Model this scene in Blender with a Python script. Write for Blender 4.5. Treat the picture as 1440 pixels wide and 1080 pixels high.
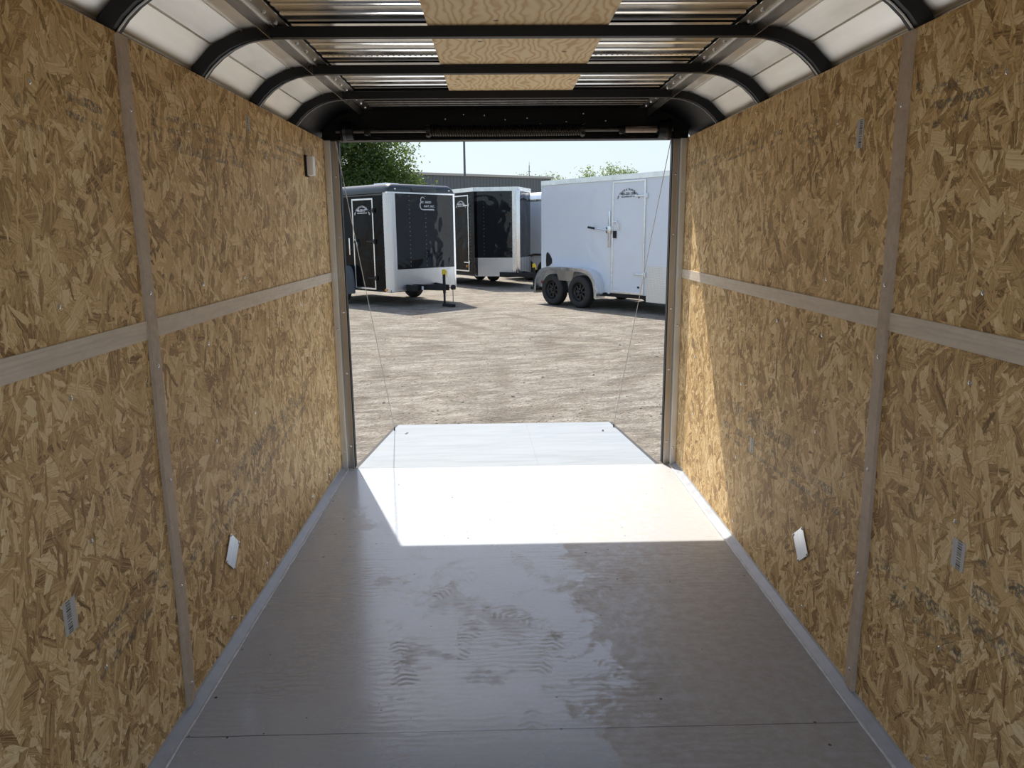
import bpy, bmesh, math, random
from mathutils import Vector, Matrix
random.seed(7)
S = bpy.context.scene
C = S.collection
PI = math.pi
for o in list(bpy.data.objects):
    bpy.data.objects.remove(o)

# ------------------------------------------------------------------ camera
CP = Vector((-0.0714, -4.5811, 1.4861))
YAW, PIT, ROL, FPX = 0.0201, -0.2041, -0.0092, 1051.3
d = Vector((math.sin(YAW)*math.cos(PIT), math.cos(YAW)*math.cos(PIT), math.sin(PIT)))
r = Vector((math.cos(YAW), -math.sin(YAW), 0)); u = r.cross(d)
r2 = r*math.cos(ROL)+u*math.sin(ROL); u2 = -r*math.sin(ROL)+u*math.cos(ROL)
cam = bpy.data.cameras.new('camera'); co = bpy.data.objects.new('camera', cam); C.objects.link(co)
M3 = Matrix((r2, u2, -d)).transposed()
co.matrix_world = Matrix.Translation(CP) @ M3.to_4x4()
cam.sensor_width = 36; cam.lens = 36*FPX/1440; cam.clip_start = 0.05; cam.clip_end = 500
S.camera = co

# ------------------------------------------------------------------ light
SUN_DIR = Vector((0.44, -1.26, -2.0)).normalized()
S.view_settings.view_transform = 'Standard'; S.view_settings.look = 'None'
S.view_settings.gamma = 1; S.view_settings.exposure = 1.14
S.view_settings.use_curve_mapping = False
w = bpy.data.worlds.new('sky'); S.world = w; w.use_nodes = True
nt = w.node_tree; nt.nodes.clear()
sky = nt.nodes.new('ShaderNodeTexSky'); sky.sky_type = 'NISHITA'; sky.sun_disc = False
sky.sun_elevation = math.asin(-SUN_DIR.z); sky.sun_rotation = math.atan2(-SUN_DIR.x, -SUN_DIR.y)
sky.air_density = 1.0; sky.dust_density = 2.0; sky.ozone_density = 1.0
hz = nt.nodes.new('ShaderNodeMixRGB')
tcw = nt.nodes.new('ShaderNodeTexCoord'); spw = nt.nodes.new('ShaderNodeSeparateXYZ'); mrw = nt.nodes.new('ShaderNodeMapRange')
mrw.interpolation_type = 'SMOOTHSTEP'; mrw.inputs[1].default_value = 0.10; mrw.inputs[2].default_value = 0.50; mrw.inputs[3].default_value = 0.80; mrw.inputs[4].default_value = 0.08
nt.links.new(tcw.outputs['Generated'], spw.inputs[0]); nt.links.new(spw.outputs[2], mrw.inputs[0]); nt.links.new(mrw.outputs[0], hz.inputs[0])
hz.inputs[2].default_value = (3.1, 3.65, 4.05, 1)
bg = nt.nodes.new('ShaderNodeBackground'); bg.inputs[1].default_value = 0.105
wo = nt.nodes.new('ShaderNodeOutputWorld')
nt.links.new(sky.outputs[0], hz.inputs[1]); nt.links.new(hz.outputs[0], bg.inputs[0]); nt.links.new(bg.outputs[0], wo.inputs[0])
sl = bpy.data.lights.new('sun', 'SUN'); sl.energy = 3.35; sl.angle = math.radians(0.53); sl.color = (1.0, 0.965, 0.90)
so = bpy.data.objects.new('sun', sl); C.objects.link(so); so.location = (-6, 16, 27)
so.rotation_euler = SUN_DIR.to_track_quat('-Z', 'Y').to_euler()

# ------------------------------------------------------------------ node helper
class NT:
    def __init__(s, name, group=False):
        if group:
            s.t = bpy.data.node_groups.new(name, 'ShaderNodeTree')
        else:
            s.m = bpy.data.materials.new(name); s.m.use_nodes = True; s.t = s.m.node_tree; s.t.nodes.clear()
    def n(s, typ, ins=None, **kw):
        x = s.t.nodes.new('ShaderNode'+typ)
        for k, v in kw.items(): setattr(x, k, v)
        if ins:
            for k, v in ins.items():
                if v is None: continue
                if isinstance(v, bpy.types.NodeSocket): s.t.links.new(v, x.inputs[k])
                else: x.inputs[k].default_value = v
        return x
    def m_(s, op, a, b=None, c=None, clamp=False):
        x = s.n('Math', operation=op); x.use_clamp = clamp
        for i, v in enumerate((a, b, c)):
            if v is None: continue
            if isinstance(v, bpy.types.NodeSocket): s.t.links.new(v, x.inputs[i])
            else: x.inputs[i].default_value = v
        return x.outputs[0]
    def vm(s, op, a, b=None):
        x = s.n('VectorMath', operation=op)
        for i, v in enumerate((a, b)):
            if v is None: continue
            if isinstance(v, bpy.types.NodeSocket): s.t.links.new(v, x.inputs[i])
            else: x.inputs[i].default_value = v
        return x.outputs[0]
    def mix(s, f, a, b, mode='MIX'):
        x = s.n('MixRGB', blend_type=mode)
        for i, v in enumerate((f, a, b)):
            if isinstance(v, bpy.types.NodeSocket): s.t.links.new(v, x.inputs[i])
            elif i == 0: x.inputs[0].default_value = v
            else: x.inputs[i].default_value = (*v, 1) if len(v) == 3 else v
        return x.outputs[0]
    def ramp(s, f, stops, interp='LINEAR'):
        x = s.n('ValToRGB'); x.color_ramp.interpolation = interp
        el = x.color_ramp.elements
        while len(el) < len(stops): el.new(0.5)
        for e, (p, c) in zip(el, stops): e.position = p; e.color = (*c, 1) if len(c) == 3 else (c[0],)*3+(1,)
        s.t.links.new(f, x.inputs[0]); return x.outputs[0]
    def noise(s, vec, scale, detail=3, rough=0.5, dist=0, dim='3D'):
        x = s.n('TexNoise', {'Vector': vec, 'Scale': scale, 'Detail': detail, 'Roughness': rough, 'Distortion': dist}, noise_dimensions=dim)
        return x.outputs[0]
    def maprange(s, v, a, b, c=0., e=1.):
        return s.n('MapRange', {'Value': v, 'From Min': a, 'From Max': b, 'To Min': c, 'To Max': e}).outputs[0]
    def scl(s, vec, sc): return s.vm('MULTIPLY', vec, sc)
    def obj(s): return s.n('TexCoord').outputs['Object']
    def sep(s, v):
        x = s.n('SeparateXYZ', {0: v}); return x.outputs[0], x.outputs[1], x.outputs[2]
    def comb(s, a=0., b=0., c=0.):
        return s.n('CombineXYZ', {0: a, 1: b, 2: c}).outputs[0]
    def bsdf(s, color, rough=0.5, metal=0., spec=0.5, bump=None, bstr=0.3, bdist=0.01, coat=0., **kw):
        ins = {'Base Color': color if isinstance(color, bpy.types.NodeSocket) else (*color, 1), 'Roughness': rough, 'Metallic': metal, 'Specular IOR Level': spec, 'Coat Weight': coat}
        b = s.n('BsdfPrincipled', ins)
        if bump is not None:
            bn = s.n('Bump', {'Height': bump, 'Strength': bstr, 'Distance': bdist}); s.t.links.new(bn.outputs[0], b.inputs['Normal'])
        for k, v in kw.items(): b.inputs[k].default_value = v
        o = s.n('OutputMaterial'); s.t.links.new(b.outputs[0], o.inputs[0]); s.b = b
        return s.m

def plain(name, col, rough=0.5, metal=0., spec=0.5, nscale=30, namt=0.12, bstr=0.05, coat=0.):
    t = NT(name); o = t.obj(); nz = t.noise(o, nscale, 4, 0.6)
    k = t.maprange(nz, 0.3, 0.7, 1-namt, 1+namt)
    c = t.mix(1.0, col, t.comb(k, k, k), 'MULTIPLY')
    rr = t.maprange(nz, 0.3, 0.7, max(0.02, rough*(1-namt)), min(1, rough*(1+namt)))
    return t.bsdf(c, rr, metal, spec, nz, bstr, 0.002, coat)

# ------------------------------------------------------------------ OSB
def flake_group():
    g = NT('wood_flake_layer', True); T = g.t
    for nm, ty, dv in (('Vector', 'NodeSocketVector', None), ('Angle', 'NodeSocketFloat', 0), ('SX', 'NodeSocketFloat', 8), ('SY', 'NodeSocketFloat', 20), ('Seed', 'NodeSocketFloat', 0), ('Len', 'NodeSocketFloat', .1), ('Wid', 'NodeSocketFloat', .03), ('Cover', 'NodeSocketFloat', .8)):
        s = T.interface.new_socket(nm, in_out='INPUT', socket_type=ty)
        if dv is not None: s.default_value = dv
    for nm in ('Tone', 'Mask', 'Edge'): T.interface.new_socket(nm, in_out='OUTPUT', socket_type='NodeSocketFloat')
    gi = T.nodes.new('NodeGroupInput'); go = T.nodes.new('NodeGroupOutput'); I = gi.outputs
    rot = g.n('VectorRotate', {'Vector': I['Vector'], 'Angle': I['Angle']}, rotation_type='Z_AXIS').outputs[0]
    sv = g.comb(I['SX'], I['SY'], 1.)
    q = g.vm('ADD', g.vm('MULTIPLY', rot, sv), g.comb(I['Seed'], I['Seed'], 0.))
    v = g.n('TexVoronoi', {'Vector': q, 'Scale': 1., 'Randomness': 1.}, voronoi_dimensions='2D')
    loc = g.vm('DIVIDE', g.vm('SUBTRACT', q, v.outputs['Position']), sv)
    cr, cg, cb = g.sep(v.outputs['Color'])
    ang = g.maprange(cr, 0, 1, -0.9, 0.9)
    l2 = g.n('VectorRotate', {'Vector': loc, 'Angle': ang}, rotation_type='Z_AXIS').outputs[0]
    nz = g.noise(g.vm('ADD', g.scl(I['Vector'], (60, 60, 0)), g.comb(cr, cg, 0.)), 1.0, 1, 0.5, 0, '2D')
    x, y, _ = g.sep(l2)
    ny = g.m_('MULTIPLY', g.m_('SUBTRACT', nz, 0.5), 0.012)
    ax = g.m_('ABSOLUTE', g.m_('ADD', x, g.m_('MULTIPLY', y, g.maprange(cg, 0, 1, -0.9, 0.9))))
    # ends of a flake narrow a little
    wid = g.m_('MULTIPLY', I['Wid'], g.maprange(cb, 0, 1, 0.35, 1.15))
    wid = g.m_('SUBTRACT', wid, g.m_('MULTIPLY', x, g.maprange(cr, 0, 1, -0.16, 0.16)))
    ay = g.m_('ABSOLUTE', g.m_('ADD', y, ny))
    dx = g.m_('SUBTRACT', g.m_('MULTIPLY', I['Len'], g.maprange(cg, 0, 1, 0.55, 1.15)), g.m_('ADD', ax, g.m_('MULTIPLY', ny, 1.5)))
    dy = g.m_('SUBTRACT', wid, ay)
    dd = g.m_('MINIMUM', dx, dy)
    h = g.m_('FRACT', g.m_('ADD', g.m_('MULTIPLY', cr, 7.31), g.m_('MULTIPLY', cg, 3.17)))
    ms = g.m_('MULTIPLY', g.m_('GREATER_THAN', dd, 0.), g.m_('LESS_THAN', h, I['Cover']))
    edge = g.maprange(dd, 0., 0.0026, 0.42, 1.)  # thin shadow line around each flake, painted into its tone
    # grain along the flake
    fr = g.maprange(cb, 0, 1, 90, 330)
    yy = g.m_('ADD', g.m_('MULTIPLY', y, fr), g.m_('MULTIPLY', cr, 31.))
    gv = g.comb(g.m_('MULTIPLY', x, 6.), yy, cg)
    gr = g.noise(gv, 1.3, 2, 0.6)
    t0 = g.m_('FRACT', g.m_('ADD', g.m_('MULTIPLY', cg, 5.7), g.m_('MULTIPLY', cb, 2.3)))
    tone = g.m_('ADD', g.m_('MULTIPLY', t0, 0.80), g.m_('MULTIPLY', g.maprange(gr, 0.32, 0.68, -0.42, 0.42), g.maprange(h, 0, 1, 0.35, 1.)))
    tone = g.m_('ADD', tone, 0.14)
    T.links.new(tone, go.inputs['Tone']); T.links.new(ms, go.inputs['Mask']); T.links.new(edge, go.inputs['Edge'])
    return T
FG = flake_group()

def osb(name, ink):
    t = NT(name); ob = t.n('TexCoord').outputs['Object']
    x, y, z = t.sep(ob); rnd = t.n('ObjectInfo').outputs['Random']
    off = t.m_('MULTIPLY', rnd, 37.)
    uv0 = t.comb(t.m_('ADD', y, off), z, 0.)
    wob = t.n('TexNoise', {'Vector': uv0, 'Scale': 9.0, 'Detail': 1.0}, noise_dimensions='2D').outputs[1]
    uv = t.vm('ADD', uv0, t.scl(t.vm('SUBTRACT', wob, (.5, .5, .5)), (.014, .014, 0)))
    layers = [(0.3, 9, 30, 1.3, 1.0, 1.0, 1.0), (1.9, 9, 27, 3.7, .075, .022, .95), (0.9, 9, 26, 9.1, .078, .022, .95), (2.7, 8, 25, 17.3, .08, .024, .9),
              (1.35, 9, 27, 23.9, .075, .021, .85), (0.1, 8, 24, 31.1, .08, .024, .7), (2.2, 8, 23, 41.7, .085, .025, .6), (0.75, 11, 44, 55.2, .07, .009, .6), (1.75, 12, 48, 61.2, .06, .008, .5)]
    tone = None
    for a, sx, sy, sd, ln, wd, cv in layers:
        g = t.n('Group'); g.node_tree = FG
        t.t.links.new(uv, g.inputs['Vector'])
        for k, v in (('Angle', a), ('SX', sx), ('SY', sy), ('Seed', sd), ('Len', ln), ('Wid', wd), ('Cover', cv)): g.inputs[k].default_value = v
        tn = t.m_('MULTIPLY', g.outputs['Tone'], g.outputs['Edge'])
        if tone is None: tone = tn
        else:
            mx = t.n('Mix', {0: g.outputs['Mask'], 2: tone, 3: tn}, data_type='FLOAT'); tone = mx.outputs[0]
    fine = t.noise(t.scl(uv, (90, 90, 0)), 1., 3, .7, 0, '2D')
    tone = t.m_('ADD', tone, t.maprange(fine, .3, .7, -.07, .07))
    blotch = t.noise(uv, 2.2, 3, .6, 0, '2D')
    tone = t.m_('ADD', tone, t.maprange(blotch, .3, .7, -.07, .07))
    col = t.ramp(tone, [(0., (.21, .118, .046)), (.25, (.44, .272, .112)), (.5, (.63, .415, .182)), (.75, (.76, .535, .262)), (1., (.86, .68, .39))])
    # stamped ink, faded
    im = None
    for (y0, y1, z0, z1, slope, freq) in ink:
        cy, cz = (y0+y1)/2, (z0+z1)/2
        ly = t.m_('SUBTRACT', y, cy); lz = t.m_('SUBTRACT', t.m_('SUBTRACT', z, cz), t.m_('MULTIPLY', ly, slope))
        mk = t.m_('MULTIPLY', t.m_('LESS_THAN', t.m_('ABSOLUTE', ly), abs(y1-y0)/2), t.m_('LESS_THAN', t.m_('ABSOLUTE', lz), abs(z1-z0)/2))
        if freq: mk = t.m_('MULTIPLY', mk, t.m_('GREATER_THAN', t.m_('SINE', t.m_('MULTIPLY', lz, freq)), -.1))
        im = mk if im is None else t.m_('MAXIMUM', im, mk)
    if im is not None:
        nz = t.noise(t.comb(t.m_('MULTIPLY', y, 95.), t.m_('MULTIPLY', z, 70.), 0.), 1., 2, .7, 0, '2D')
        pt = t.noise(t.comb(y, z, 0.), 12., 3, .7, 0, '2D')
        k = t.m_('MULTIPLY', im, t.m_('MULTIPLY', t.maprange(nz, .44, .52, 0, 1), t.maprange(pt, .40, .60, .0, .75)))
        col = t.mix(k, col, (.10, .10, .095))
    return t.bsdf(col, .58, 0, .25, fine, .35, .002)

INK_L = [(-2.26, -1.35, 1.79, 1.86, 0.02, 160), (-2.24, -1.5, 1.73, 1.77, 0, 0), (-1.3, -.35, 1.80, 1.90, 0, 150), (-2.285, -2.265, 1.74, 1.86, 0, 0), (-2.74, -2.50, 1.74, 1.82, -.1, 130),
         (-2.93, -2.84, 1.70, 1.79, 0, 110), (-2.4, -.8, .48, .60, .14, 100), (-1.9, -.75, .62, .68, .1, 0), (-2.9, -2.5, .42, .56, .1, 90), (-1.55, -1.52, 1.2, 1.35, 0, 60), (-.5, -.35, .78, .84, 0, 0), (-2.5, -2.48, .9, 1.1, 0, 0)]
INK_R = [(-2.84, -2.56, 1.775, 1.86, 0, 150), (-2.80, -2.54, 1.73, 1.75, 0, 0), (-2.505, -2.485, 1.72, 1.86, 0, 120), (-3.05, -2.86, 1.78, 1.83, 0, 0), (-1.95, -1.69, 1.765, 1.80, 0, 0), (-1.90, -1.72, 1.81, 1.87, 0, 130),
         (-1.55, -.15, 1.80, 1.86, -.02, 170), (-2.26, -.95, .50, .60, -.06, 100), (-1.9, -1.0, .62, .68, -.04, 0), (-2.265, -2.245, .58, .72, 0, 0), (-.5, -.3, .76, .86, 0, 70), (-2.95, -2.5, .42, .56, 0, 90), (-3.2, -2.95, .5, .72, 0, 80)]
m_osbL = osb('osb_left', INK_L); m_osbR = osb('osb_right', INK_R)

# ------------------------------------------------------------------ other materials
def mat_batten():
    t = NT('bare_batten'); o = t.obj()
    n1 = t.noise(t.scl(o, (60, 60, 60)), 1, 3, .7); x, y, z = t.sep(o)
    n2 = t.noise(t.comb(t.m_('MULTIPLY', x, 30.), t.m_('MULTIPLY', y, 14.), t.m_('MULTIPLY', z, 14.)), 1, 5, .7, 1.)
    k = t.m_('ADD', t.m_('MULTIPLY', n1, .35), t.m_('MULTIPLY', n2, .65))
    c = t.ramp(k, [(.3, (.42, .32, .24)), (.5, (.52, .41, .31)), (.7, (.62, .50, .39))])
    return t.bsdf(c, .62, 0, .4, k, .25, .002)
m_batten = mat_batten()
def mat_band():
    t = NT('pale_band'); o = t.obj(); x, y, z = t.sep(o)
    n2 = t.noise(t.comb(0., t.m_('MULTIPLY', y, 3.), t.m_('MULTIPLY', z, 120.)), 1, 4, .7, .6)
    n3 = t.noise(t.comb(0., t.m_('MULTIPLY', y, 9.), t.m_('MULTIPLY', z, 30.)), 1, 3, .7, 1.)
    k = t.m_('ADD', t.m_('MULTIPLY', n2, .6), t.m_('MULTIPLY', n3, .4))
    c = t.ramp(k, [(.3, (.52, .44, .34)), (.5, (.66, .56, .44)), (.7, (.76, .66, .53))])
    return t.bsdf(c, .6, 0, .4, k, .2, .001)
m_band = mat_band()

def mat_floor():
    t = NT('grey_painted_plywood'); o = t.obj(); x, y, z = t.sep(o)
    # plywood grain ghosting through the paint, along X
    gv = t.comb(t.m_('MULTIPLY', x, 2.2), t.m_('MULTIPLY', y, 26.), 0.)
    g1 = t.noise(gv, 1, 4, .65, 1.2, '2D')
    wv = t.n('TexWave', {'Vector': t.comb(t.m_('MULTIPLY', x, .55), y, 0.), 'Scale': 11., 'Distortion': 9., 'Detail': 3., 'Detail Scale': 1.2, 'Detail Roughness': .6}, bands_direction='Y').outputs[1]
    big = t.noise(o, 1.6, 3, .6, .3)
    grain = t.m_('MULTIPLY', t.maprange(wv, .35, .75, 0, 1), t.maprange(big, .42, .62, 0, 1))
    # dull, scuffed zone toward the right hand side and scattered patches
    edge = t.noise(t.comb(x, y, 0.), 5.0, 5, .72, .2, '2D')
    xe = t.m_('ADD', x, t.m_('MULTIPLY', t.m_('SUBTRACT', edge, .5), .9))
    dirt = t.maprange(xe, .22, .30, 0, 1)
    dirt2 = t.maprange(t.noise(t.comb(x, y, 3.), 3.2, 6, .75, .4), .55, .63, 0, .6)
    dm = t.m_('MAXIMUM', dirt, dirt2)
    dm = t.m_('MULTIPLY', dm, t.maprange(t.noise(t.comb(x, y, 9.), 22., 4, .7), .3, .62, .35, 1.))
    # shoe prints
    prints = [(-.26, -1.62, .9, 1), (-.02, -1.9, 2.6, 1), (.10, -2.15, 1.2, 1), (.02, -2.62, 1.5, 1), (.35, -2.3, 2.2, 1), (-.42, -2.2, 1.8, 1), (.05, -1.45, 2.0, 1), (-.2, -2.05, 1.3, 1), (.28, -1.75, .6, 1), (.5, -1.5, 1.2, 1), (-.05, -.72, .5, 1), (.18, -.45, 1.7, 1), (-.3, -.95, 2.2, 1), (.42, -2.6, 1.4, 1)]
    pm = None
    for px, py, a, _ in prints:
        lx = t.m_('SUBTRACT', x, px); ly = t.m_('SUBTRACT', y, py)
        ca, sa = math.cos(a), math.sin(a)
        ux = t.m_('ADD', t.m_('MULTIPLY', lx, ca), t.m_('MULTIPLY', ly, sa))
        uy = t.m_('SUBTRACT', t.m_('MULTIPLY', ly, ca), t.m_('MULTIPLY', lx, sa))
        # sole outline : half width varies along its length
        hw = t.m_('ADD', .038, t.m_('MULTIPLY', t.m_('COSINE', t.m_('MULTIPLY', t.m_('SUBTRACT', ux, .05), 38.)), .010))
        e = t.m_('MINIMUM', t.m_('SUBTRACT', .14, t.m_('ABSOLUTE', ux)), t.m_('SUBTRACT', hw, t.m_('ABSOLUTE', uy)))
        inside = t.m_('GREATER_THAN', e, 0.)
        tr = t.m_('SINE', t.m_('ADD', t.m_('MULTIPLY', ux, 240.), t.m_('MULTIPLY', t.m_('ABSOLUTE', uy), 130.)))
        mk = t.m_('MULTIPLY', inside, t.maprange(tr, -.2, .2, .1, 1.))
        pm = mk if pm is None else t.m_('MAXIMUM', pm, mk)
    pm = t.m_('MULTIPLY', pm, t.maprange(t.noise(o, 14, 3, .7), .40, .56, .0, .9))
    fine = t.noise(o, 60, 4, .7)
    base = t.mix(t.maprange(fine, .3, .7, 0, 1), (.415, .448, .485), (.465, .498, .535))
    base = t.mix(t.m_('MULTIPLY', grain, .5), base, (.34, .315, .29))
    base = t.mix(t.m_('MULTIPLY', t.maprange(g1, .5, .7, 0, 1), .18), base, (.38, .355, .33))
    base = t.mix(t.m_('MULTIPLY', dm, .85), base, (.335, .31, .28))
    base = t.mix(t.m_('MULTIPLY', pm, .42), base, (.36, .33, .29))
    # mud specks
    sp = t.n('TexVoronoi', {'Vector': t.comb(x, y, 0.), 'Scale': 9., 'Randomness': 1.}, voronoi_dimensions='2D')
    spk = t.m_('LESS_THAN', sp.outputs['Distance'], t.m_('MULTIPLY', t.m_('POWER', t.sep(sp.outputs['Color'])[0], 6.), .05))
    base = t.mix(spk, base, (.06, .045, .035))
    # board joint
    jy = t.m_('ADD', t.m_('ADD', y, 2.575), t.m_('MULTIPLY', t.m_('SUBTRACT', t.noise(o, 9, 3), .5), .004))
    j1 = t.m_('LESS_THAN', t.m_('ABSOLUTE', jy), .0022)
    j2 = t.m_('LESS_THAN', t.m_('ABSOLUTE', t.m_('ADD', y, 1.355)), .0016)
    j = t.m_('MAXIMUM', j1, t.m_('MULTIPLY', j2, .5))
    base = t.mix(t.m_('MULTIPLY', j, .75), base, (.08, .075, .07))
    ro = t.m_('ADD', .20, t.m_('ADD', t.m_('MULTIPLY', dm, .34), t.m_('ADD', t.m_('MULTIPLY', pm, .22), t.m_('MULTIPLY', grain, .12))))
    h = t.m_('SUBTRACT', t.m_('ADD', t.m_('MULTIPLY', g1, .5), t.m_('MULTIPLY', t.noise(o, 110, 3, .7), .35)), t.m_('MULTIPLY', j, 1.5))
    return t.bsdf(base, ro, 0, .85, h, .10, .003)
m_floor = mat_floor()

def mat_ramp():
    t = NT('ramp_grey_paint'); o = t.obj(); x, y, z = t.sep(o)
    n = t.noise(t.comb(t.m_('MULTIPLY', x, 1.5), t.m_('MULTIPLY', y, 9.), 0.), 1, 5, .7, 1., '2D')
    n2 = t.noise(o, 2.4, 4, .7)
    c = t.ramp(n, [(.35, (.245, .262, .275)), (.6, (.29, .31, .323))])
    c = t.mix(t.maprange(n2, .55, .72, 0, .4), c, (.31, .30, .275))
    j = t.m_('LESS_THAN', t.m_('ABSOLUTE', t.m_('SUBTRACT', x, .20)), .004)
    c = t.mix(t.m_('MULTIPLY', j, .35), c, (.20, .20, .2))
    return t.bsdf(c, .45, 0, .4, n, .1, .002)
m_ramp = mat_ramp()

def mat_ground():
    t = NT('gravel'); o = t.obj(); x, y, z = t.sep(o)
    n1 = t.noise(o, .35, 4, .6); n2 = t.noise(o, 2.2, 5, .7); n3 = t.noise(o, 16., 5, .75)
    vo = t.n('TexVoronoi', {'Vector': o, 'Scale': 42., 'Randomness': 1.}); st = t.sep(vo.outputs['Color'])[0]
    c = t.ramp(n2, [(.36, (.235, .196, .150)), (.5, (.345, .298, .236)), (.64, (.445, .395, .322))])
    c = t.mix(t.maprange(n1, .42, .6, 0, .5), c, (.345, .31, .26))
    c = t.mix(t.maprange(n3, .42, .62, 0, .55), c, (.20, .17, .135))
    c = t.mix(t.m_('MULTIPLY', t.m_('GREATER_THAN', st, .78), .35), c, (.42, .39, .34))
    c = t.mix(t.m_('MULTIPLY', t.m_('LESS_THAN', st, .14), .4), c, (.16, .14, .115))
    # wheel ruts sweeping across the yard (arcs)
    rm = None
    for cx, cy, R, wd in ((-6, -14., 20.5, .12), (-6, -14., 22.0, .12), (9., 14., 9.8, .12), (9., 14., 11.2, .12), (-2., -30., 36.2, .13), (-2., -30., 37.7, .13), (3., 22., 15.5, .1), (3., 22., 17., .1), (12., -6., 13., .12), (12., -6., 14.5, .12), (-14, 4, 12.5, .1), (-14, 4, 14, .1)):
        dx = t.m_('SUBTRACT', x, cx); dy = t.m_('SUBTRACT', y, cy)
        rr = t.m_('SQRT', t.m_('ADD', t.m_('MULTIPLY', dx, dx), t.m_('MULTIPLY', dy, dy)))
        rr = t.m_('ADD', rr, t.m_('MULTIPLY', t.m_('SUBTRACT', n2, .5), .35))
        k = t.maprange(t.m_('ABSOLUTE', t.m_('SUBTRACT', rr, R)), .02, wd*1.6, 1., 0.)
        rm = k if rm is None else t.m_('MAXIMUM', rm, k)
    rb = t.m_('MULTIPLY', rm, t.maprange(t.noise(o, .8, 3), .4, .6, .1, 1.))
    stk = t.noise(t.comb(t.m_('ADD', t.m_('MULTIPLY', x, 1.6), t.m_('MULTIPLY', y, -.6)), t.m_('ADD', t.m_('MULTIPLY', y, 5.), t.m_('MULTIPLY', x, -1.1)), 0.), 1, 8, .78, 1.2)
    c = t.mix(t.maprange(stk, .51, .60, 0, .7), c, (.19, .158, .12)); c = t.mix(t.maprange(stk, .47, .38, 0, .65), c, (.47, .43, .37))
    c = t.mix(t.m_('MULTIPLY', rb, .75), c, (.20, .165, .125))
    h = t.m_('ADD', t.m_('MULTIPLY', n3, .5), t.m_('ADD', t.m_('MULTIPLY', n2, .8), t.m_('MULTIPLY', t.m_('SUBTRACT', 1., vo.outputs['Distance']), .25)))
    h = t.m_('SUBTRACT', h, t.m_('MULTIPLY', rb, .5))
    h = t.m_('ADD', h, t.m_('MULTIPLY', t.m_('SUBTRACT', 1., stk), 1.))
    return t.bsdf(c, .92, 0, .2, h, 1., .07)
m_ground = mat_ground()
m_stone = plain('stone', (.26, .23, .19), .9, namt=.4, nscale=8)
m_leafd = plain('mud_dark', (.1, .08, .06), .9)

def mat_alu(name, col, rough, nsc=(3, 60, 3), amt=.15):
    t = NT(name); o = t.obj()
    n = t.noise(t.vm('MULTIPLY', o, nsc), 1, 4, .65); n2 = t.noise(o, 6, 3, .6)
    k = t.maprange(n, .3, .7, 1-amt, 1+amt*.3); c = t.mix(1., col, t.comb(k, k, k), 'MULTIPLY')
    ro = t.m_('ADD', rough, t.maprange(n2, .3, .7, -.05, .08))
    return t.bsdf(c, ro, 1., .5, n2, .04, .01)
m_roof = mat_alu('roof_aluminium', (.86, .85, .82), .16)
m_cove = mat_alu('cove_aluminium', (.93, .90, .84), .38, (30, 3, 30), .06)
m_alu = mat_alu('trim_aluminium', (.80, .81, .82), .22)
m_galv = mat_alu('jamb_steel', (.50, .46, .42), .32, (40, 40, 2), .2)
m_jambg = mat_alu('jamb_grey', (.78, .78, .76), .42, (40, 40, 2), .15)
m_rail = mat_alu('rail_steel', (.42, .40, .37), .30, (40, 3, 40), .3)
m_plate = mat_alu('zinc_plate', (.82, .86, .90), .35)
m_chrome = mat_alu('chrome', (.85, .85, .86), .12)
m_black = plain('black_painted_steel', (.006, .006, .007), .38, 0, .25)
m_blackm = plain('black_matt', (.008, .008, .009), .6, 0, .4)
m_rust = plain('black_steel_rusty', (.05, .045, .04), .45, .3)
m_spring = plain('spring_steel', (.035, .032, .03), .38, .6)
m_shaft = plain('shaft_steel', (.10, .09, .08), .3, .8)
m_sleeve = plain('bare_sleeve', (.34, .29, .26), .35, .8)
m_screw = plain('zinc_screw', (.75, .77, .8), .25, 1.)
m_white = plain('white_plastic', (.90, .90, .90), .35, nscale=4, namt=.03)
m_caulk = plain('caulk', (.62, .62, .62), .5, namt=.2)
m_paintg = plain('grey_angle_paint', (.36, .37, .39), .35, nscale=12)
m_cable = plain('wire_rope', (.45, .44, .42), .4, .7)
m_rubber = plain('tyre_rubber', (.022, .022, .022), .75)
m_rimb = plain('black_rim', (.015, .015, .016), .35)
m_yellow = plain('yellow_handle', (.75, .55, .02), .5)
m_amber = plain('amber_lens', (.85, .30, .02), .25)
m_redl = plain('red_lens', (.6, .02, .02), .25)
m_trunk = plain('bark', (.10, .075, .05), .9, namt=.4)
m_wht = plain('pole_grey', (.10, .11, .12), .5)

def mat_ply():
    t = NT('pine_plywood'); o = t.obj(); x, y, z = t.sep(o)
    v = t.comb(x, t.m_('MULTIPLY', y, .55), 0.)
    wv = t.n('TexWave', {'Vector': v, 'Scale': 10., 'Distortion': 17., 'Detail': 2.2, 'Detail Scale': .85, 'Detail Roughness': .45}, bands_direction='X').outputs[1]
    n = t.noise(t.comb(t.m_('MULTIPLY', x, 60.), t.m_('MULTIPLY', y, 8.), 0.), 1, 3, .6)
    k = t.m_('ADD', t.m_('MULTIPLY', wv, .75), t.m_('MULTIPLY', n, .25))
    c = t.ramp(k, [(.12, (.74, .51, .25)), (.36, (.89, .68, .39)), (.8, (.94, .77, .49))])
    vo = t.n('TexVoronoi', {'Vector': t.comb(x, y, 0.), 'Scale': 2.4}, voronoi_dimensions='2D')
    kn = t.maprange(vo.outputs['Distance'], .012, .03, 1., 0.)
    c = t.mix(t.m_('MULTIPLY', kn, .85), c, (.10, .05, .02))
    return t.bsdf(c, .6, 0, .4, k, .1, .001)
m_ply = mat_ply()

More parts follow.
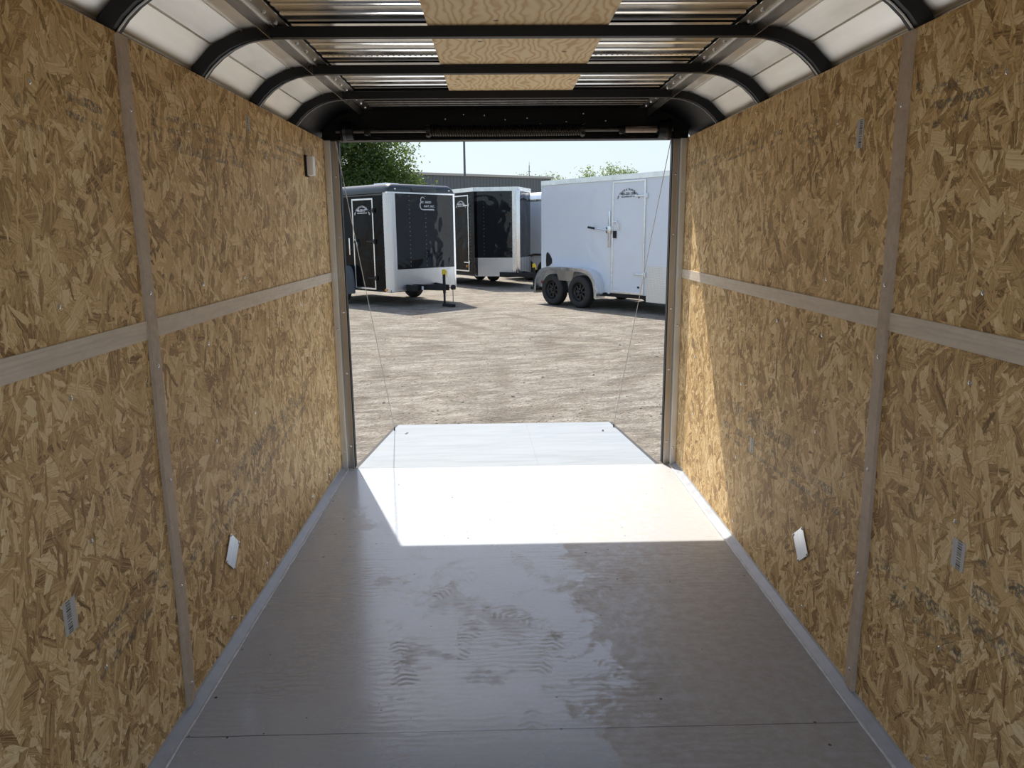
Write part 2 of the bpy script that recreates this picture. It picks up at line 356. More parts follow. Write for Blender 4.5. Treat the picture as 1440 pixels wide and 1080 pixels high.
def mat_gloss(name, col, rough=.05, wav=.06, spec=.55):
    t = NT(name); o = t.obj()
    n = t.noise(o, 1.6, 2, .5, .4); n2 = t.noise(o, 25, 3, .6)
    k = t.maprange(n2, .3, .7, .985, 1.01); c = t.mix(1., col, t.comb(k, k, k), 'MULTIPLY')
    return t.bsdf(c, rough, 0, spec, n, wav, .12)
m_gblack = mat_gloss('gloss_black_skin', (.004, .004, .005), .05, .25, .10)
m_gcharc = mat_gloss('gloss_charcoal_skin', (.014, .016, .018), .05, .35, .40)
m_gwhite = mat_gloss('gloss_white_skin', (.70, .75, .81), .14, .2)
m_capb = mat_gloss('roof_cap_black', (.03, .036, .042), .30, .05)
m_fendg = mat_gloss('fender_grey', (.16, .18, .20), .25, .05)

def mat_diamond(axis):
    t = NT('diamond_plate_'+axis); o = t.obj(); x, y, z = t.sep(o)
    u_ = y if axis == 'x' else x
    if axis == 'd': u_ = t.m_('MULTIPLY', t.m_('ADD', x, y), .7)
    s = 22.
    a = t.m_('MULTIPLY', t.m_('ADD', u_, z), s); b = t.m_('MULTIPLY', t.m_('SUBTRACT', u_, z), s)
    def cell(p, q, sh):
        fp = t.m_('ABSOLUTE', t.m_('SUBTRACT', t.m_('FRACT', t.m_('ADD', p, sh)), .5))
        fq = t.m_('ABSOLUTE', t.m_('SUBTRACT', t.m_('FRACT', t.m_('ADD', q, sh)), .5))
        return t.m_('MULTIPLY', t.m_('LESS_THAN', fp, .34), t.m_('LESS_THAN', fq, .13))
    h = t.m_('MAXIMUM', cell(a, b, 0.), cell(b, a, .5))
    n = t.noise(o, 5, 3, .6)
    c = t.mix(h, (.55, .56, .57), (.88, .89, .90))
    ro = t.maprange(n, .3, .7, .30, .42)
    return t.bsdf(c, ro, 1., .5, t.m_('ADD', t.m_('MULTIPLY', h, .3), t.noise(o, 2.2, 2, .5)), .3, .02)
m_dpx = mat_diamond('x'); m_dpy = mat_diamond('y'); m_dpd = mat_diamond('d')

def mat_building():
    t = NT('charcoal_ribbed_metal'); o = t.obj(); x, y, z = t.sep(o)
    f = t.m_('FRACT', t.m_('MULTIPLY', x, 3.2)); rib = t.m_('LESS_THAN', f, .22)
    n = t.noise(o, .8, 3)
    c = t.mix(rib, (.125, .14, .145), (.075, .085, .09)); c = t.mix(t.maprange(n, .3, .7, 0, .3), c, (.16, .17, .17))
    return t.bsdf(c, .5, 0, .4, rib, .4, .03)
m_bld = mat_building()
m_bldtrim = plain('pale_eave', (.45, .43, .38), .5)
m_bldroof = plain('pale_roof', (.48, .47, .43), .5)
def mat_leaf(name, c1, c2):
    t = NT(name); o = t.obj(); n = t.noise(o, 1.3, 4, .7); n2 = t.noise(o, 9., 3, .7)
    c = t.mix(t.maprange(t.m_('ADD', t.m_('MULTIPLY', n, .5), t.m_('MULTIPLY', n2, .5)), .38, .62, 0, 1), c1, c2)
    b = t.n('BsdfDiffuse', {'Color': c}); tr = t.n('BsdfTranslucent', {'Color': t.mix(.5, c, (.35, .5, .08))})
    gl = t.n('BsdfGlossy', {'Roughness': .4, 'Color': (.6, .7, .6, 1)})
    m1 = t.n('MixShader', {0: .38, 1: b.outputs[0], 2: tr.outputs[0]}); m2 = t.n('MixShader', {0: .06, 1: m1.outputs[0], 2: gl.outputs[0]})
    oo = t.n('OutputMaterial'); t.t.links.new(m2.outputs[0], oo.inputs[0]); return t.m
m_leaf = mat_leaf('leaves', (.022, .045, .010), (.085, .14, .030))
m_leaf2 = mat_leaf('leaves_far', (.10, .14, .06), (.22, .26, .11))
def mat_sticker():
    t = NT('barcode_label'); o = t.obj(); x, y, z = t.sep(o)
    n = t.noise(t.comb(0., t.m_('MULTIPLY', z, 420.), 0.), 1, 0, .5)
    k = t.m_('GREATER_THAN', n, .5); lim = t.m_('LESS_THAN', t.m_('ABSOLUTE', t.m_('ADD', y, .004)), .009)
    c = t.mix(t.m_('MULTIPLY', k, lim), (.52, .50, .46), (.05, .05, .055))
    return t.bsdf(c, .4, 0, .4)
m_sticker = mat_sticker()
m_text_b = plain('black_vinyl', (.02, .02, .022), .5); m_text_w = plain('white_vinyl', (.80, .80, .82), .5)
m_tsilver = plain('silver_vinyl', (.55, .57, .60), .35)

# ------------------------------------------------------------------ mesh helpers
def bx(bm, x0, x1, y0, y1, z0, z1, M=None, bev=0.):
    vs = [Vector((x, y, z)) for x in (x0, x1) for y in (y0, y1) for z in (z0, z1)]
    if bev:
        t = bmesh.new(); tv = [t.verts.new(v) for v in vs]
        for f in ((0, 1, 3, 2), (4, 6, 7, 5), (0, 4, 5, 1), (2, 3, 7, 6), (0, 2, 6, 4), (1, 5, 7, 3)): t.faces.new([tv[i] for i in f])
        bmesh.ops.bevel(t, geom=t.edges[:], offset=bev, segments=2, affect='EDGES', profile=.6)
        mp = {}
        for v in t.verts: mp[v] = bm.verts.new(M @ v.co if M else v.co)
        for f in t.faces: bm.faces.new([mp[v] for v in f.verts])
        t.free(); return
    bv = [bm.verts.new(M @ v if M else v) for v in vs]
    for f in ((0, 1, 3, 2), (4, 6, 7, 5), (0, 4, 5, 1), (2, 3, 7, 6), (0, 2, 6, 4), (1, 5, 7, 3)): bm.faces.new([bv[i] for i in f])

def tube(bm, pts, rad, seg=10, closed=False, caps=True, rads=None):
    pts = [Vector(p) for p in pts]; n = len(pts); rings = []
    up = Vector((0, 0, 1))
    prev = None
    for i, p in enumerate(pts):
        a = pts[(i-1) % n] if (closed or i > 0) else p; b = pts[(i+1) % n] if (closed or i < n-1) else p
        t = (b-a).normalized()
        if prev is None:
            s = t.cross(up)
            if s.length < .05: s = t.cross(Vector((1, 0, 0)))
            s.normalize()
        else:
            s = (prev - t*prev.dot(t)).normalized()
        prev = s; q = t.cross(s); rr = rads[i] if rads else rad
        rings.append([bm.verts.new(p+(s*math.cos(2*PI*k/seg)+q*math.sin(2*PI*k/seg))*rr) for k in range(seg)])
    m = n if closed else n-1
    for i in range(m):
        A, B = rings[i], rings[(i+1) % n]
        for k in range(seg): bm.faces.new((A[k], A[(k+1) % seg], B[(k+1) % seg], B[k]))
    if caps and not closed:
        bm.faces.new(rings[0][::-1]); bm.faces.new(rings[-1])

def lathe(bm, prof, M, seg=32):
    """prof (radius, height) about local Z, closed loop allowed"""
    rings = []
    for rr, h in prof:
        rings.append([bm.verts.new(M @ Vector((max(rr, 1e-4)*math.cos(2*PI*k/seg), max(rr, 1e-4)*math.sin(2*PI*k/seg), h))) for k in range(seg)])
    for i in range(len(rings)-1):
        for k in range(seg): bm.faces.new((rings[i][k], rings[i][(k+1) % seg], rings[i+1][(k+1) % seg], rings[i+1][k]))

def prism(bm, poly, z0, z1, M=None):
    a = [bm.verts.new((M @ Vector((x, y, z0))) if M else (x, y, z0)) for x, y in poly]
    b = [bm.verts.new((M @ Vector((x, y, z1))) if M else (x, y, z1)) for x, y in poly]
    n = len(poly)
    for i in range(n): bm.faces.new((a[i], a[(i+1) % n], b[(i+1) % n], b[i]))
    bm.faces.new(a[::-1]); bm.faces.new(b)

def sweep(bm, sec, y0, y1, closed=True):
    """section in XZ swept along Y"""
    a = [bm.verts.new((x, y0, z)) for x, z in sec]; b = [bm.verts.new((x, y1, z)) for x, z in sec]
    n = len(sec)
    for i in range(n if closed else n-1): bm.faces.new((a[i], a[(i+1) % n], b[(i+1) % n], b[i]))
    if closed: bm.faces.new(a[::-1]); bm.faces.new(b)

def obj(name, bm, mat, parent=None, smooth=False, loc=None, weld=False, label=None):
    if weld: bmesh.ops.remove_doubles(bm, verts=bm.verts[:], dist=1e-5)
    bmesh.ops.recalc_face_normals(bm, faces=bm.faces[:])
    me = bpy.data.meshes.new(name); bm.to_mesh(me); bm.free()
    for m in (mat if isinstance(mat, (list, tuple)) else [mat]): me.materials.append(m)
    if smooth:
        me.polygons.foreach_set('use_smooth', [True]*len(me.polygons))
        try: me.set_sharp_from_angle(angle=math.radians(38))
        except Exception: pass
    o = bpy.data.objects.new(name, me); C.objects.link(o)
    if parent: o.parent = parent
    if loc: o.location = loc
    if label: o['label'] = label
    return o
def tag(o, label, cat, group=None):
    o['label'] = label; o['category'] = cat
    if group: o['group'] = group
    return o
def struct(o, label=None, cat=None):
    o['kind'] = 'structure'
    if label: o['label'] = label
    if cat: o['category'] = cat
    return o
def thing(name, label, cat, loc=(0, 0, 0), rotz=0., group=None):
    o = bpy.data.objects.new(name, None); C.objects.link(o); o.empty_display_size = .1
    o.location = loc; o.rotation_euler = (0, 0, rotz); tag(o, label, cat, group); return o
def B(): return bmesh.new()

# ================================================================== THE SETTING: our trailer
W = 1.06; H = 2.003; YF = -3.95; YR = -3.75
DOOR_Z = 2.0
# ground : rises gently away from the ramp
def gz(y): return -0.30 + 0.17*max(0., min(1., (y-2.0)/6.5)) if y > 2.0 else -0.30
bm = B()
ys = [-60, -20, -8, 0, 2] + [2+i*.5 for i in range(1, 14)] + [10, 14, 20, 30, 50, 80, 140, 260]
xs = [-160, -60, -25, -12, -8, -5, -3, -1.5, 0, 1.5, 3, 5, 8, 12, 25, 60, 160]
grid = [[bm.verts.new((x, y, gz(y))) for x in xs] for y in ys]
for i in range(len(ys)-1):
    for j in range(len(xs)-1): bm.faces.new((grid[i][j], grid[i][j+1], grid[i+1][j+1], grid[i+1][j]))
struct(obj('ground', bm, m_ground, smooth=True), 'pale tan gravel yard with curving wheel tracks', 'ground')
GZ = -0.13
# loose stones on the yard: nobody could count them
bm = B()
for i in range(2600):
    y = 2.2 + 8*random.random()**1.3; x = random.uniform(-1, 1)*(1.5+.36*(y+4.6))
    if x > .4 and y > 8: continue
    s = random.uniform(.003, .011)*(1 + (random.random() < .04))
    M = Matrix.Translation((x, y, gz(y)+s*.3)) @ Matrix.Rotation(random.random()*6, 4, 'Z') @ Matrix.Diagonal((s*random.uniform(.8, 1.6), s, s*.7, 1))
    vs = [bm.verts.new(M @ (Vector(p)*random.uniform(.8, 1.15))) for p in ((1, 0, 0), (0, 1, 0), (-1, 0, 0), (0, -1, 0), (0, 0, 1), (0, 0, -1), (.6, .6, .5), (-.6, -.6, .5))]
    for f in ((0, 6, 4), (6, 1, 4), (1, 2, 4), (2, 7, 4), (7, 3, 4), (3, 0, 4), (0, 1, 6), (2, 3, 7), (0, 5, 1), (1, 5, 2), (2, 5, 3), (3, 5, 0)): bm.faces.new([vs[k] for k in f])
o = tag(obj('gravel_stones', bm, m_stone), 'small loose stones scattered over the gravel yard', 'stones'); o['kind'] = 'stuff'

# floor
bm = B(); bx(bm, -W, W, -5.3, 0.0, -.06, 0.0)
floor = struct(obj('floor', bm, m_floor)); floor['label'] = 'grey painted plywood trailer floor with shoe prints'
# floor edge angles + caulk
for nm, sgn in (('left', -1), ('right', 1)):
    bm = B(); sweep(bm, [(sgn*W, 0), (sgn*(W-.036), 0), (sgn*(W-.036), .004), (sgn*(W-.003), .020), (sgn*W, .028)], -5.3, 0.0)
    base = struct(obj('baseboard_'+nm, bm, m_paintg))
    bm = B(); pts = []; k = 0; y = -5.3
    while y < -.01:
        pts.append((sgn*(W-.037+random.uniform(-.0012, .0012)), y, .003+random.uniform(-.001, .0015))); y += .06
    tube(bm, pts, .005, 6, rads=[.0045*random.uniform(.7, 1.3) for _ in pts]); obj('caulk_bead', bm, m_caulk, base, smooth=True, label='white bead of caulk')

# walls: OSB sheets on both sides
def screw_bm():
    b = B(); lathe(b, [(0, .0045), (.0035, .0042), (.0062, .002), (.0066, 0), (.0066, -.002)], Matrix.Identity(4), 12)
    lathe(b, [(0, .0052), (.0015, .0052), (.0016, .004)], Matrix.Identity(4), 6); return b
smesh = None
def screw(parent, x, y, z, sgn):
    global smesh
    R = Matrix.Rotation(-sgn*PI/2, 4, 'Y')
    if smesh is None:
        o = obj('screw', screw_bm(), m_screw, parent, smooth=True); smesh = o.data
    else:
        o = bpy.data.objects.new('screw', smesh); C.objects.link(o); o.parent = parent
    o.matrix_local = Matrix.Translation((x, y, z)) @ R
    return o
ZROW = [.095, .425, .765, 1.11, 1.32, 1.81]
for nm, sgn, mt in (('left', -1, m_osbL), ('right', 1, m_osbR)):
    wall = bpy.data.objects.new('wall_'+nm, None); C.objects.link(wall); struct(wall)
    wall['label'] = 'oriented strand board lining of the trailer, %s side' % nm
    for (y0, y1) in ((YF, -2.4415), (-2.4385, -.03)):
        for (z0, z1) in ((.028, 1.209), (1.211, H)):
            bm = B(); bx(bm, min(sgn*W, sgn*(W+.012)), max(sgn*W, sgn*(W+.012)), y0, y1, z0, z1)
            p = obj('osb_panel', bm, mt, wall)
            for ky in (-3.27, -2.86, -2.03, -1.61, -1.20, -.79, -.38):
                if not (y0 < ky < y1): continue
                for kz in ZROW:
                    if z0 < kz < z1 and random.random() < (.92 if ky < -2 else .35): screw(p, sgn*W, ky+random.uniform(-.012, .012), kz+random.uniform(-.012, .012), sgn)
    # outer skin of the trailer wall, seen only from outside
    bm = B(); bx(bm, min(sgn*(W+.012), sgn*(W+.055)), max(sgn*(W+.012), sgn*(W+.055)), YF, 0.0, -.08, H-.13)
    obj('outer_skin', bm, m_gblack, wall)

# battens : trim_1..4
tn = 1
for nm, sgn in (('left', -1), ('right', 1)):
    ztop = H-.005
    bm = B(); bx(bm, *sorted((sgn*W, sgn*(W-.006))), YF+.01, -.035, 1.19, 1.243, bev=.0012)
    t_ = struct(obj('trim_%d' % tn, bm, m_band)); tn += 1; t_['label'] = 'pale horizontal wood band along the %s wall' % nm
    bm = B(); n = 24
    A = []
    for i in range(n+1):
        z = .028+(ztop-.028)*i/n; wv = .004*math.sin(i*.6+sgn)
        A.append([bm.verts.new(c) for c in ((sgn*(W-.0005), -2.466+wv, z), (sgn*(W-.012), -2.466+wv, z), (sgn*(W-.012), -2.416+wv, z), (sgn*(W-.0005), -2.416+wv, z))])
    for i in range(n):
        for k in range(4): bm.faces.new((A[i][k], A[i][(k+1) % 4], A[i+1][(k+1) % 4], A[i+1][k]))
    bm.faces.new(A[0][::-1]); bm.faces.new(A[-1])
    t_ = struct(obj('trim_%d' % tn, bm, m_batten)); tn += 1; t_['label'] = 'upright wood batten over the %s wall seam' % nm
    for kz in ZROW: screw(t_, sgn*(W-.012), -2.442, kz, sgn)

# ceiling skins
RI = .30; XC = .82; ZC = 2.13-RI
def arc(rad, n, a0=0., a1=90.):
    return [(XC+rad*math.cos(math.radians(a0+(a1-a0)*i/n)), ZC+rad*math.sin(math.radians(a0+(a1-a0)*i/n))) for i in range(n+1)]
# corrugated aluminium sheet, ribs run across
def corr(y):
    p = .1016; f = (y/p) % 1.
    if f < .50: return 0.
    if f < .58: return (f-.50)/.08
    if f < .72: return 1.
    if f < .80: return 1-(f-.72)/.08
    if .88 < f < .92: return .35
    return 0.
def corr_sheet(y0, y1, x0, x1, z):
    bm = B(); y = y0; rows = []
    N = int((y1-y0)/.00635)
    for i in range(N+1):
        y = y0+(y1-y0)*i/N; h = corr(y)*.010
        rows.append([bm.verts.new((x, y, z+h)) for x in (x0, x0*.33+x1*.67*0+(x1)*0+x0*0, x1)] if False else [bm.verts.new((x0+(x1-x0)*k/4., y, z+h)) for k in range(5)])
    for i in range(N):
        for k in range(4): bm.faces.new((rows[i][k], rows[i][k+1], rows[i+1][k+1], rows[i+1][k]))
    return bm
ceil = struct(obj('ceiling', corr_sheet(YR, -.60, -.86, .86, 2.176), m_roof)); ceil['label'] = 'corrugated bare aluminium roof sheet'
bm = B(); bx(bm, -.86, .86, YR, .02, 2.192, 2.20); obj('outer_roof', bm, m_capb, ceil)
bm = B()
for xx in (-.55, -.35, .35, .55, 0.0):
    pass
x = -.80
while x < .80:
    if not (-.30 < x < .33): lathe(bm, [(0, -.004), (.003, -.0035), (.005, 0)], Matrix.Translation((x, -1.36, 2.176)), 8)
    x += .022
obj('sheet_lap_fasteners', bm, m_screw, ceil, smooth=True)['kind'] = 'stuff'
# coves, faceted
for nm, sgn in (('left', -1), ('right', 1)):
    bm = B()
    sec = [(sgn*x, z) for x, z in arc(.337, 6, -20, 92)]
    sec = sec + [(sgn*.80, ZC+.345)]
    a = [(x, z) for x, z in sec]
    sweep(bm, a, YR, -.60, closed=False)
    # standing seam lips between facets
    for (x, z) in a[1:-1]:
        bx(bm, x-.0015, x+.0015, YR, -.60, z-.006, z)
    c = struct(obj('trim_%d' % tn, bm, m_cove)); tn += 1; c['label'] = 'pale curved roof corner sheet above the %s wall' % nm
# roof bows
def bow_bm():
    bm = B(); sec = []
    # centreline path of the square tube: inner and outer edge
    inner = [(-x, z) for x, z in arc(RI, 12, -20, 90)] + [(x, z) for x, z in arc(RI, 12, -20, 90)][::-1]
    outer = [(-x, z) for x, z in arc(RI+.034, 12, -20, 90)] + [(x, z) for x, z in arc(RI+.034, 12, -20, 90)][::-1]
    R = []
    for (a, b) in zip(inner, outer):
        kk = min(1., max(0., (2.13-a[1])/.05)); wi = .015+.010*kk; wo_ = .020+.022*kk
        R.append([bm.verts.new((a[0], -wi, a[1])), bm.verts.new((a[0], wi, a[1])), bm.verts.new((b[0], wo_, b[1])), bm.verts.new((b[0], -wo_, b[1]))])
    for i in range(len(R)-1):
        for k in range(4): bm.faces.new((R[i][k], R[i][(k+1) % 4], R[i+1][(k+1) % 4], R[i+1][k]))
    bm.faces.new(R[0][::-1]); bm.faces.new(R[-1]); return bm
def lip_bm(s):
    bm = B()
    for _ in (0,):
        pts = [(s*x, .0, z) for x, z in arc(RI-.002, 12, 0, 90)]
        tube(bm, pts, .0035, 6)
    return bm
bow0 = None
ylabs = {-.61: 'black roof bow nearest the rear opening, just ahead of the dark header', -1.22: 'second black roof bow from the rear opening', -1.83: 'third black roof bow from the rear opening, crossing the plywood strip',
         -2.44: 'black roof bow whose ends stand over the wall seam battens', -3.05: 'black roof bow above and ahead of the camera', -3.66: 'black roof bow overhead', -4.27: 'black roof bow behind overhead', -4.88: 'rearmost black roof bow'}
for i, y in enumerate((-.61, -1.22, -1.83, -2.44, -3.05, -3.66)):
    t_ = thing('roof_bow', ylabs[y], 'roof bow', (0, y, 0), 0, 'black roof bows')
    if bow0 is None:
        bow0 = obj('bow_tube', bow_bm(), m_black, t_, smooth=True); lip0 = obj('weld_lip', lip_bm(-1), m_rail, t_, smooth=True, label='worn shiny inner lip'); lip1 = obj('weld_lip', lip_bm(1), m_rail, t_, smooth=True, label='worn shiny inner lip')
    else:
        for src in (bow0, lip0, lip1):
            c = src.copy(); C.objects.link(c); c.parent = t_
# longitudinal rails
bmesh0 = None
def bolt(parent, x, y, z):
    global bmesh0
    if bmesh0 is None:
        b = B(); lathe(b, [(0, -.006), (.005, -.0055), (.008, -.002), (.009, 0)], Matrix.Identity(4), 10); o = obj('bolt', b, m_screw, parent, smooth=True); bmesh0 = o.data
    else:
        o = bpy.data.objects.new('bolt', bmesh0); C.objects.link(o); o.parent = parent
    o.location = (x, y, z); return o
for nm, sgn in (('left', -1), ('right', 1)):
    t_ = thing('roof_rail', 'long steel angle rail with bolt heads under the %s side of the roof' % nm, 'rail', (sgn*.825, YR, 2.126))
    bm = B(); bx(bm, -.0015, .0015, 0, -YR-.03, 0.0, .045); bx(bm, *sorted((0, -sgn*.062)), 0, -YR-.03, .040, .043); obj('angle', bm, m_rail, t_)
    b2 = B()
    for s2 in (-1,):
        y = .25
        while y < -YR-.1:
            k_ = bolt(t_, -sgn*.03, y, .040); y += .135
    b2.free()
# plywood strip under the roof sheet
bm = B(); bx(bm, -.292, .324, YR+.02, -.63, 2.1655, 2.1745)
tag(obj('plywood_strip', bm, m_ply), 'bare pine plywood strip along the middle of the roof, above the bows', 'board')

# rear header / black cap over the opening
bm = B(); bx(bm, -.86, .86, -.60, -.02, 2.170, 2.178)
hd = struct(obj('trim_%d' % tn, bm, m_black)); tn += 1; hd['label'] = 'black header and rounded rear hood over the opening'
bm = B(); bx(bm, -W-.01, W+.01, -.015, .05, DOOR_Z, 2.20, bev=.002); bx(bm, -W, W, -.045, -.015, DOOR_Z+.03, DOOR_Z+.045); bx(bm, -.985, .985, -.05, .05, DOOR_Z-.004, DOOR_Z+.004)
obj('header_face', bm, m_black, hd)
bm = B()
for sgn in (-1, 1):
    s = [(sgn*x, z) for x, z in arc(.335, 10, -40, 90)]
    sweep(bm, s+[(sgn*x, z) for x, z in arc(.345, 10, -40, 90)][::-1], -.60, .05)
obj('rear_hood', bm, m_black, hd, smooth=True)
bm = B()
for i in range(3): bx(bm, -.76, .76, -.34+i*.07, -.325+i*.07, 2.160, 2.170, bev=.003)
obj('hood_rib', bm, m_rail, hd)
bm = B()
for i in range(9): lathe(bm, [(0, .004), (.004, .003), (.0055, 0)], Matrix.Translation((-.35+i*.115+random.uniform(-.03, .03), -.0155, 2.115+random.uniform(-.03, .03))) @ Matrix.Rotation(PI/2, 4, 'X'), 8)
obj('rivets', bm, m_screw, hd, smooth=True)

# door jambs
for nm, sgn in (('left', -1), ('right', 1)):
    t_ = thing('door_jamb', 'steel door post at the %s edge of the rear opening' % nm, 'door post', (sgn*W, 0, 0))
    bm = B(); bx(bm, *sorted((0, -sgn*.036)), -.034, .03, 0, DOOR_Z, bev=.002); bx(bm, *sorted((sgn*.055, 0)), -.02, .05, -.08, DOOR_Z); obj('side_channel', bm, m_jambg, t_)
    bm = B(); bx(bm, *sorted((-sgn*.036, -sgn*.074)), .0, .055, 0, DOOR_Z, bev=.002); obj('post', bm, m_galv, t_)
    bm = B(); bx(bm, *sorted((-sgn*.074, -sgn*.079)), .006, .052, 0.005, DOOR_Z-.005); obj('gasket', bm, m_blackm, t_, label='black rubber seal')
    for z in (.15, .62, 1.0, 1.45, 1.80):
        s = screw(t_, -sgn*.058, 0.0, z, sgn); s.matrix_local = Matrix.Translation((-sgn*.056, 0.0, z)) @ Matrix.Rotation(PI/2, 4, 'X')
    for z in (.12, .9, 1.7):
        s = screw(t_, -sgn*.02, -.034, z, sgn); s.matrix_local = Matrix.Translation((-sgn*.02, -.034, z)) @ Matrix.Rotation(PI/2, 4, 'X')
# rear sill below the floor edge
bm = B(); bx(bm, -W-.05, W+.05, -.02, .0, -.20, -.062, bev=.003)
struct(obj('trim_%d' % tn, bm, m_blackm)); tn += 1

# ramp door
rl = 2.0; ang = math.atan2(-.235, 1.97)
rt = thing('ramp_door', 'pale grey ramp door lowered to the gravel behind the floor', 'ramp', (-.015, .004, -.001))
rt.rotation_euler = (ang, 0, 0)
bm = B(); bx(bm, -.955, .955, 0.0, rl, -.03, 0.0); obj('ramp_panel', bm, m_ramp, rt)
bm = B()
for s in (-1, 1): bx(bm, *sorted((s*.957, s*.985)), 0.02, rl, -.045, -.004, bev=.002)
bx(bm, -.985, .985, rl+.001, rl+.02, -.045, -.004); obj('ramp_frame', bm, m_rust, rt)
for s in (-1, 1):
    bm = B(); tube(bm, [(s*.945, 1.66+.018*math.cos(a), .012+.018*math.sin(a)) for a in [i*PI/8 for i in range(0, 16)]], .004, 6, closed=True); obj('eye_bolt', bm, m_rust, rt, smooth=True)
    for dx, dy in ((0, 0), (.006, .045)):
        bm = B(); lathe(bm, [(0, .006), (.006, .005), (.010, 0)], Matrix.Translation((s*.82+dx, 1.44+dy, 0)), 10); obj('bolt', bm, m_rust, rt, smooth=True)
bm = B(); tube(bm, [(-.95, 0.012, -.044), (.95, 0.012, -.044)], .012, 8); obj('hinge', bm, m_rust, rt, smooth=True)

# spring assembly over the opening
sp = thing('ramp_spring', 'black coil spring and cable drums on a shaft above the opening', 'spring', (0, -.11, 2.04))
bm = B(); tube(bm, [(-.97, 0, 0), (.955, 0, 0)], .011, 14); obj('shaft', bm, m_shaft, sp, smooth=True)
bm = B(); pts = []; NT_ = 62; x0, x1 = -.44, .43
for i in range(NT_*14+1):
    a = 2*PI*i/14; pts.append((x0+(x1-x0)*i/(NT_*14), .026*math.cos(a), .026*math.sin(a)-.003*math.sin(PI*i/(NT_*14))))
tube(bm, pts, .0058, 6); obj('spring_coil', bm, m_spring, sp, smooth=True)
for xx in (-.445, .435):
    bm = B(); lathe(bm, [(.0115, -.012), (.034, -.012), (.036, 0), (.034, .012), (.0115, .012)], Matrix.Translation((xx, 0, 0)) @ Matrix.Rotation(PI/2, 4, 'Y'), 20)
    for a in (.8, 2.3, 3.9, 5.3): tube(bm, [(xx-.008, .034*math.cos(a), .034*math.sin(a)), (xx+.008, .040*math.cos(a), .040*math.sin(a))], .006, 6)
    obj('spring_collar', bm, m_spring, sp, smooth=True)
for xx in (-.90, .90):
    s = 1 if xx > 0 else -1
    bm = B(); R = Matrix.Translation((xx, 0, 0)) @ Matrix.Rotation(PI/2, 4, 'Y')
    lathe(bm, [(.012, -.03), (.046, -.03), (.048, -.026), (.048, .0), (.050, .005), (.050, .028), (.060, .030), (.060, .036), (.046, .036), (.012, .036)] if s > 0 else [(.012, .03), (.046, .03), (.048, .026), (.048, .0), (.050, -.005), (.050, -.028), (.060, -.030), (.060, -.036), (.046, -.036), (.012, -.036)], R, 28)
    dr = obj('cable_drum', bm, m_black, sp, smooth=True)
    bm = B(); pts = [(xx+s*(.008+.018*i/60.), .052*math.cos(i*.33), .052*math.sin(i*.33)) for i in range(61)]; tube(bm, pts, .002, 5); obj('cable_wrap', bm, m_shaft, dr, smooth=True)
for xx in (-.79, .66):
    bm = B(); bx(bm, xx-.006, xx+.006, -.018, .095, -.022, .022, bev=.002); lathe(bm, [(.012, -.016), (.024, -.016), (.026, 0), (.024, .016), (.012, .016)], Matrix.Translation((xx, 0, 0)) @ Matrix.Rotation(PI/2, 4, 'Y'), 20)
    tube(bm, [(xx, -.01, -.022), (xx+.04, .0, -.036), (xx+.08, .02, -.038)], .002, 5)
    obj('bracket', bm, m_black, sp, smooth=True)
bm = B(); tube(bm, [(.68, 0, 0), (.86, 0, 0)], .0185, 18); obj('sleeve', bm, m_sleeve, sp, smooth=True, label='bare metal sleeve at the right end of the shaft')

# cables down to the ramp
def cable(name_label, a, b, sag=0.):
    bm = B(); pts = [Vector(a).lerp(Vector(b), i/20.)+Vector((0, 0, -sag*math.sin(PI*i/20.))) for i in range(21)]
    tube(bm, pts, .0022, 6); return tag(obj('ramp_cable', bm, m_cable, smooth=True), name_label, 'cable')
eye = lambda s: (s*.945-.015, .004+1.66*math.cos(ang), -.001+1.66*math.sin(ang)+.02)
cable('thin steel cable from the left drum down to the ramp', (-.975, -.112, 1.985), eye(-1), .0)
cable('thin steel cable from the right drum down to the ramp', (.945, -.112, 1.985), eye(1), .0)

# small fittings on the walls
def cover_plate(sgn, y, z, lab, tilt):
    t_ = thing('cover_plate', lab, 'cover plate', (sgn*W, y, z)); t_.rotation_euler = (tilt, 0, 0)
    bm = B(); a, b, n = .050, .053, .010
    poly = [(-a, -b+n), (-a+n*.55, -b+n), (-a+n, -b), (a-n, -b), (a-n*.55, -b+n), (a, -b+n), (a, b-n), (a-n*.55, b-n), (a-n, b), (-a+n, b), (-a+n*.55, b-n), (-a, b-n)]
    Mx = Matrix(((0, 0, -sgn, 0), (1, 0, 0, 0), (0, 1, 0, 0), (0, 0, 0, 1)))
    prism(bm, poly, .0045, .0065, Mx); obj('plate', bm, m_plate, t_)
    for (dy, dz) in ((-a+.005, b-.005), (a-.005, b-.005), (-a+.005, -b+.005), (a-.005, -b+.005)):
        s = screw(t_, 0, 0, 0, sgn); s.matrix_local = Matrix.Translation((-sgn*.0055, dy, dz)) @ Matrix.Rotation(-sgn*PI/2, 4, 'Y')
cover_plate(-1, -1.987, .333, 'small square metal cover plate low on the left wall', -.72)
cover_plate(1, -1.987, .322, 'small square metal cover plate low on the right wall', -.66)

lt = thing('wall_lamp', 'small white dome lamp high on the left wall near the opening', 'lamp', (-W, -.49, 1.82))
bm = B(); bx(bm, 0, .010, -.030, .030, -.055, .055, bev=.003); obj('lamp_base', bm, m_blackm, lt)
bm = B(); bx(bm, .010, .045, -.026, .026, -.050, .050, bev=.009); obj('lens', bm, m_white, lt, smooth=True)

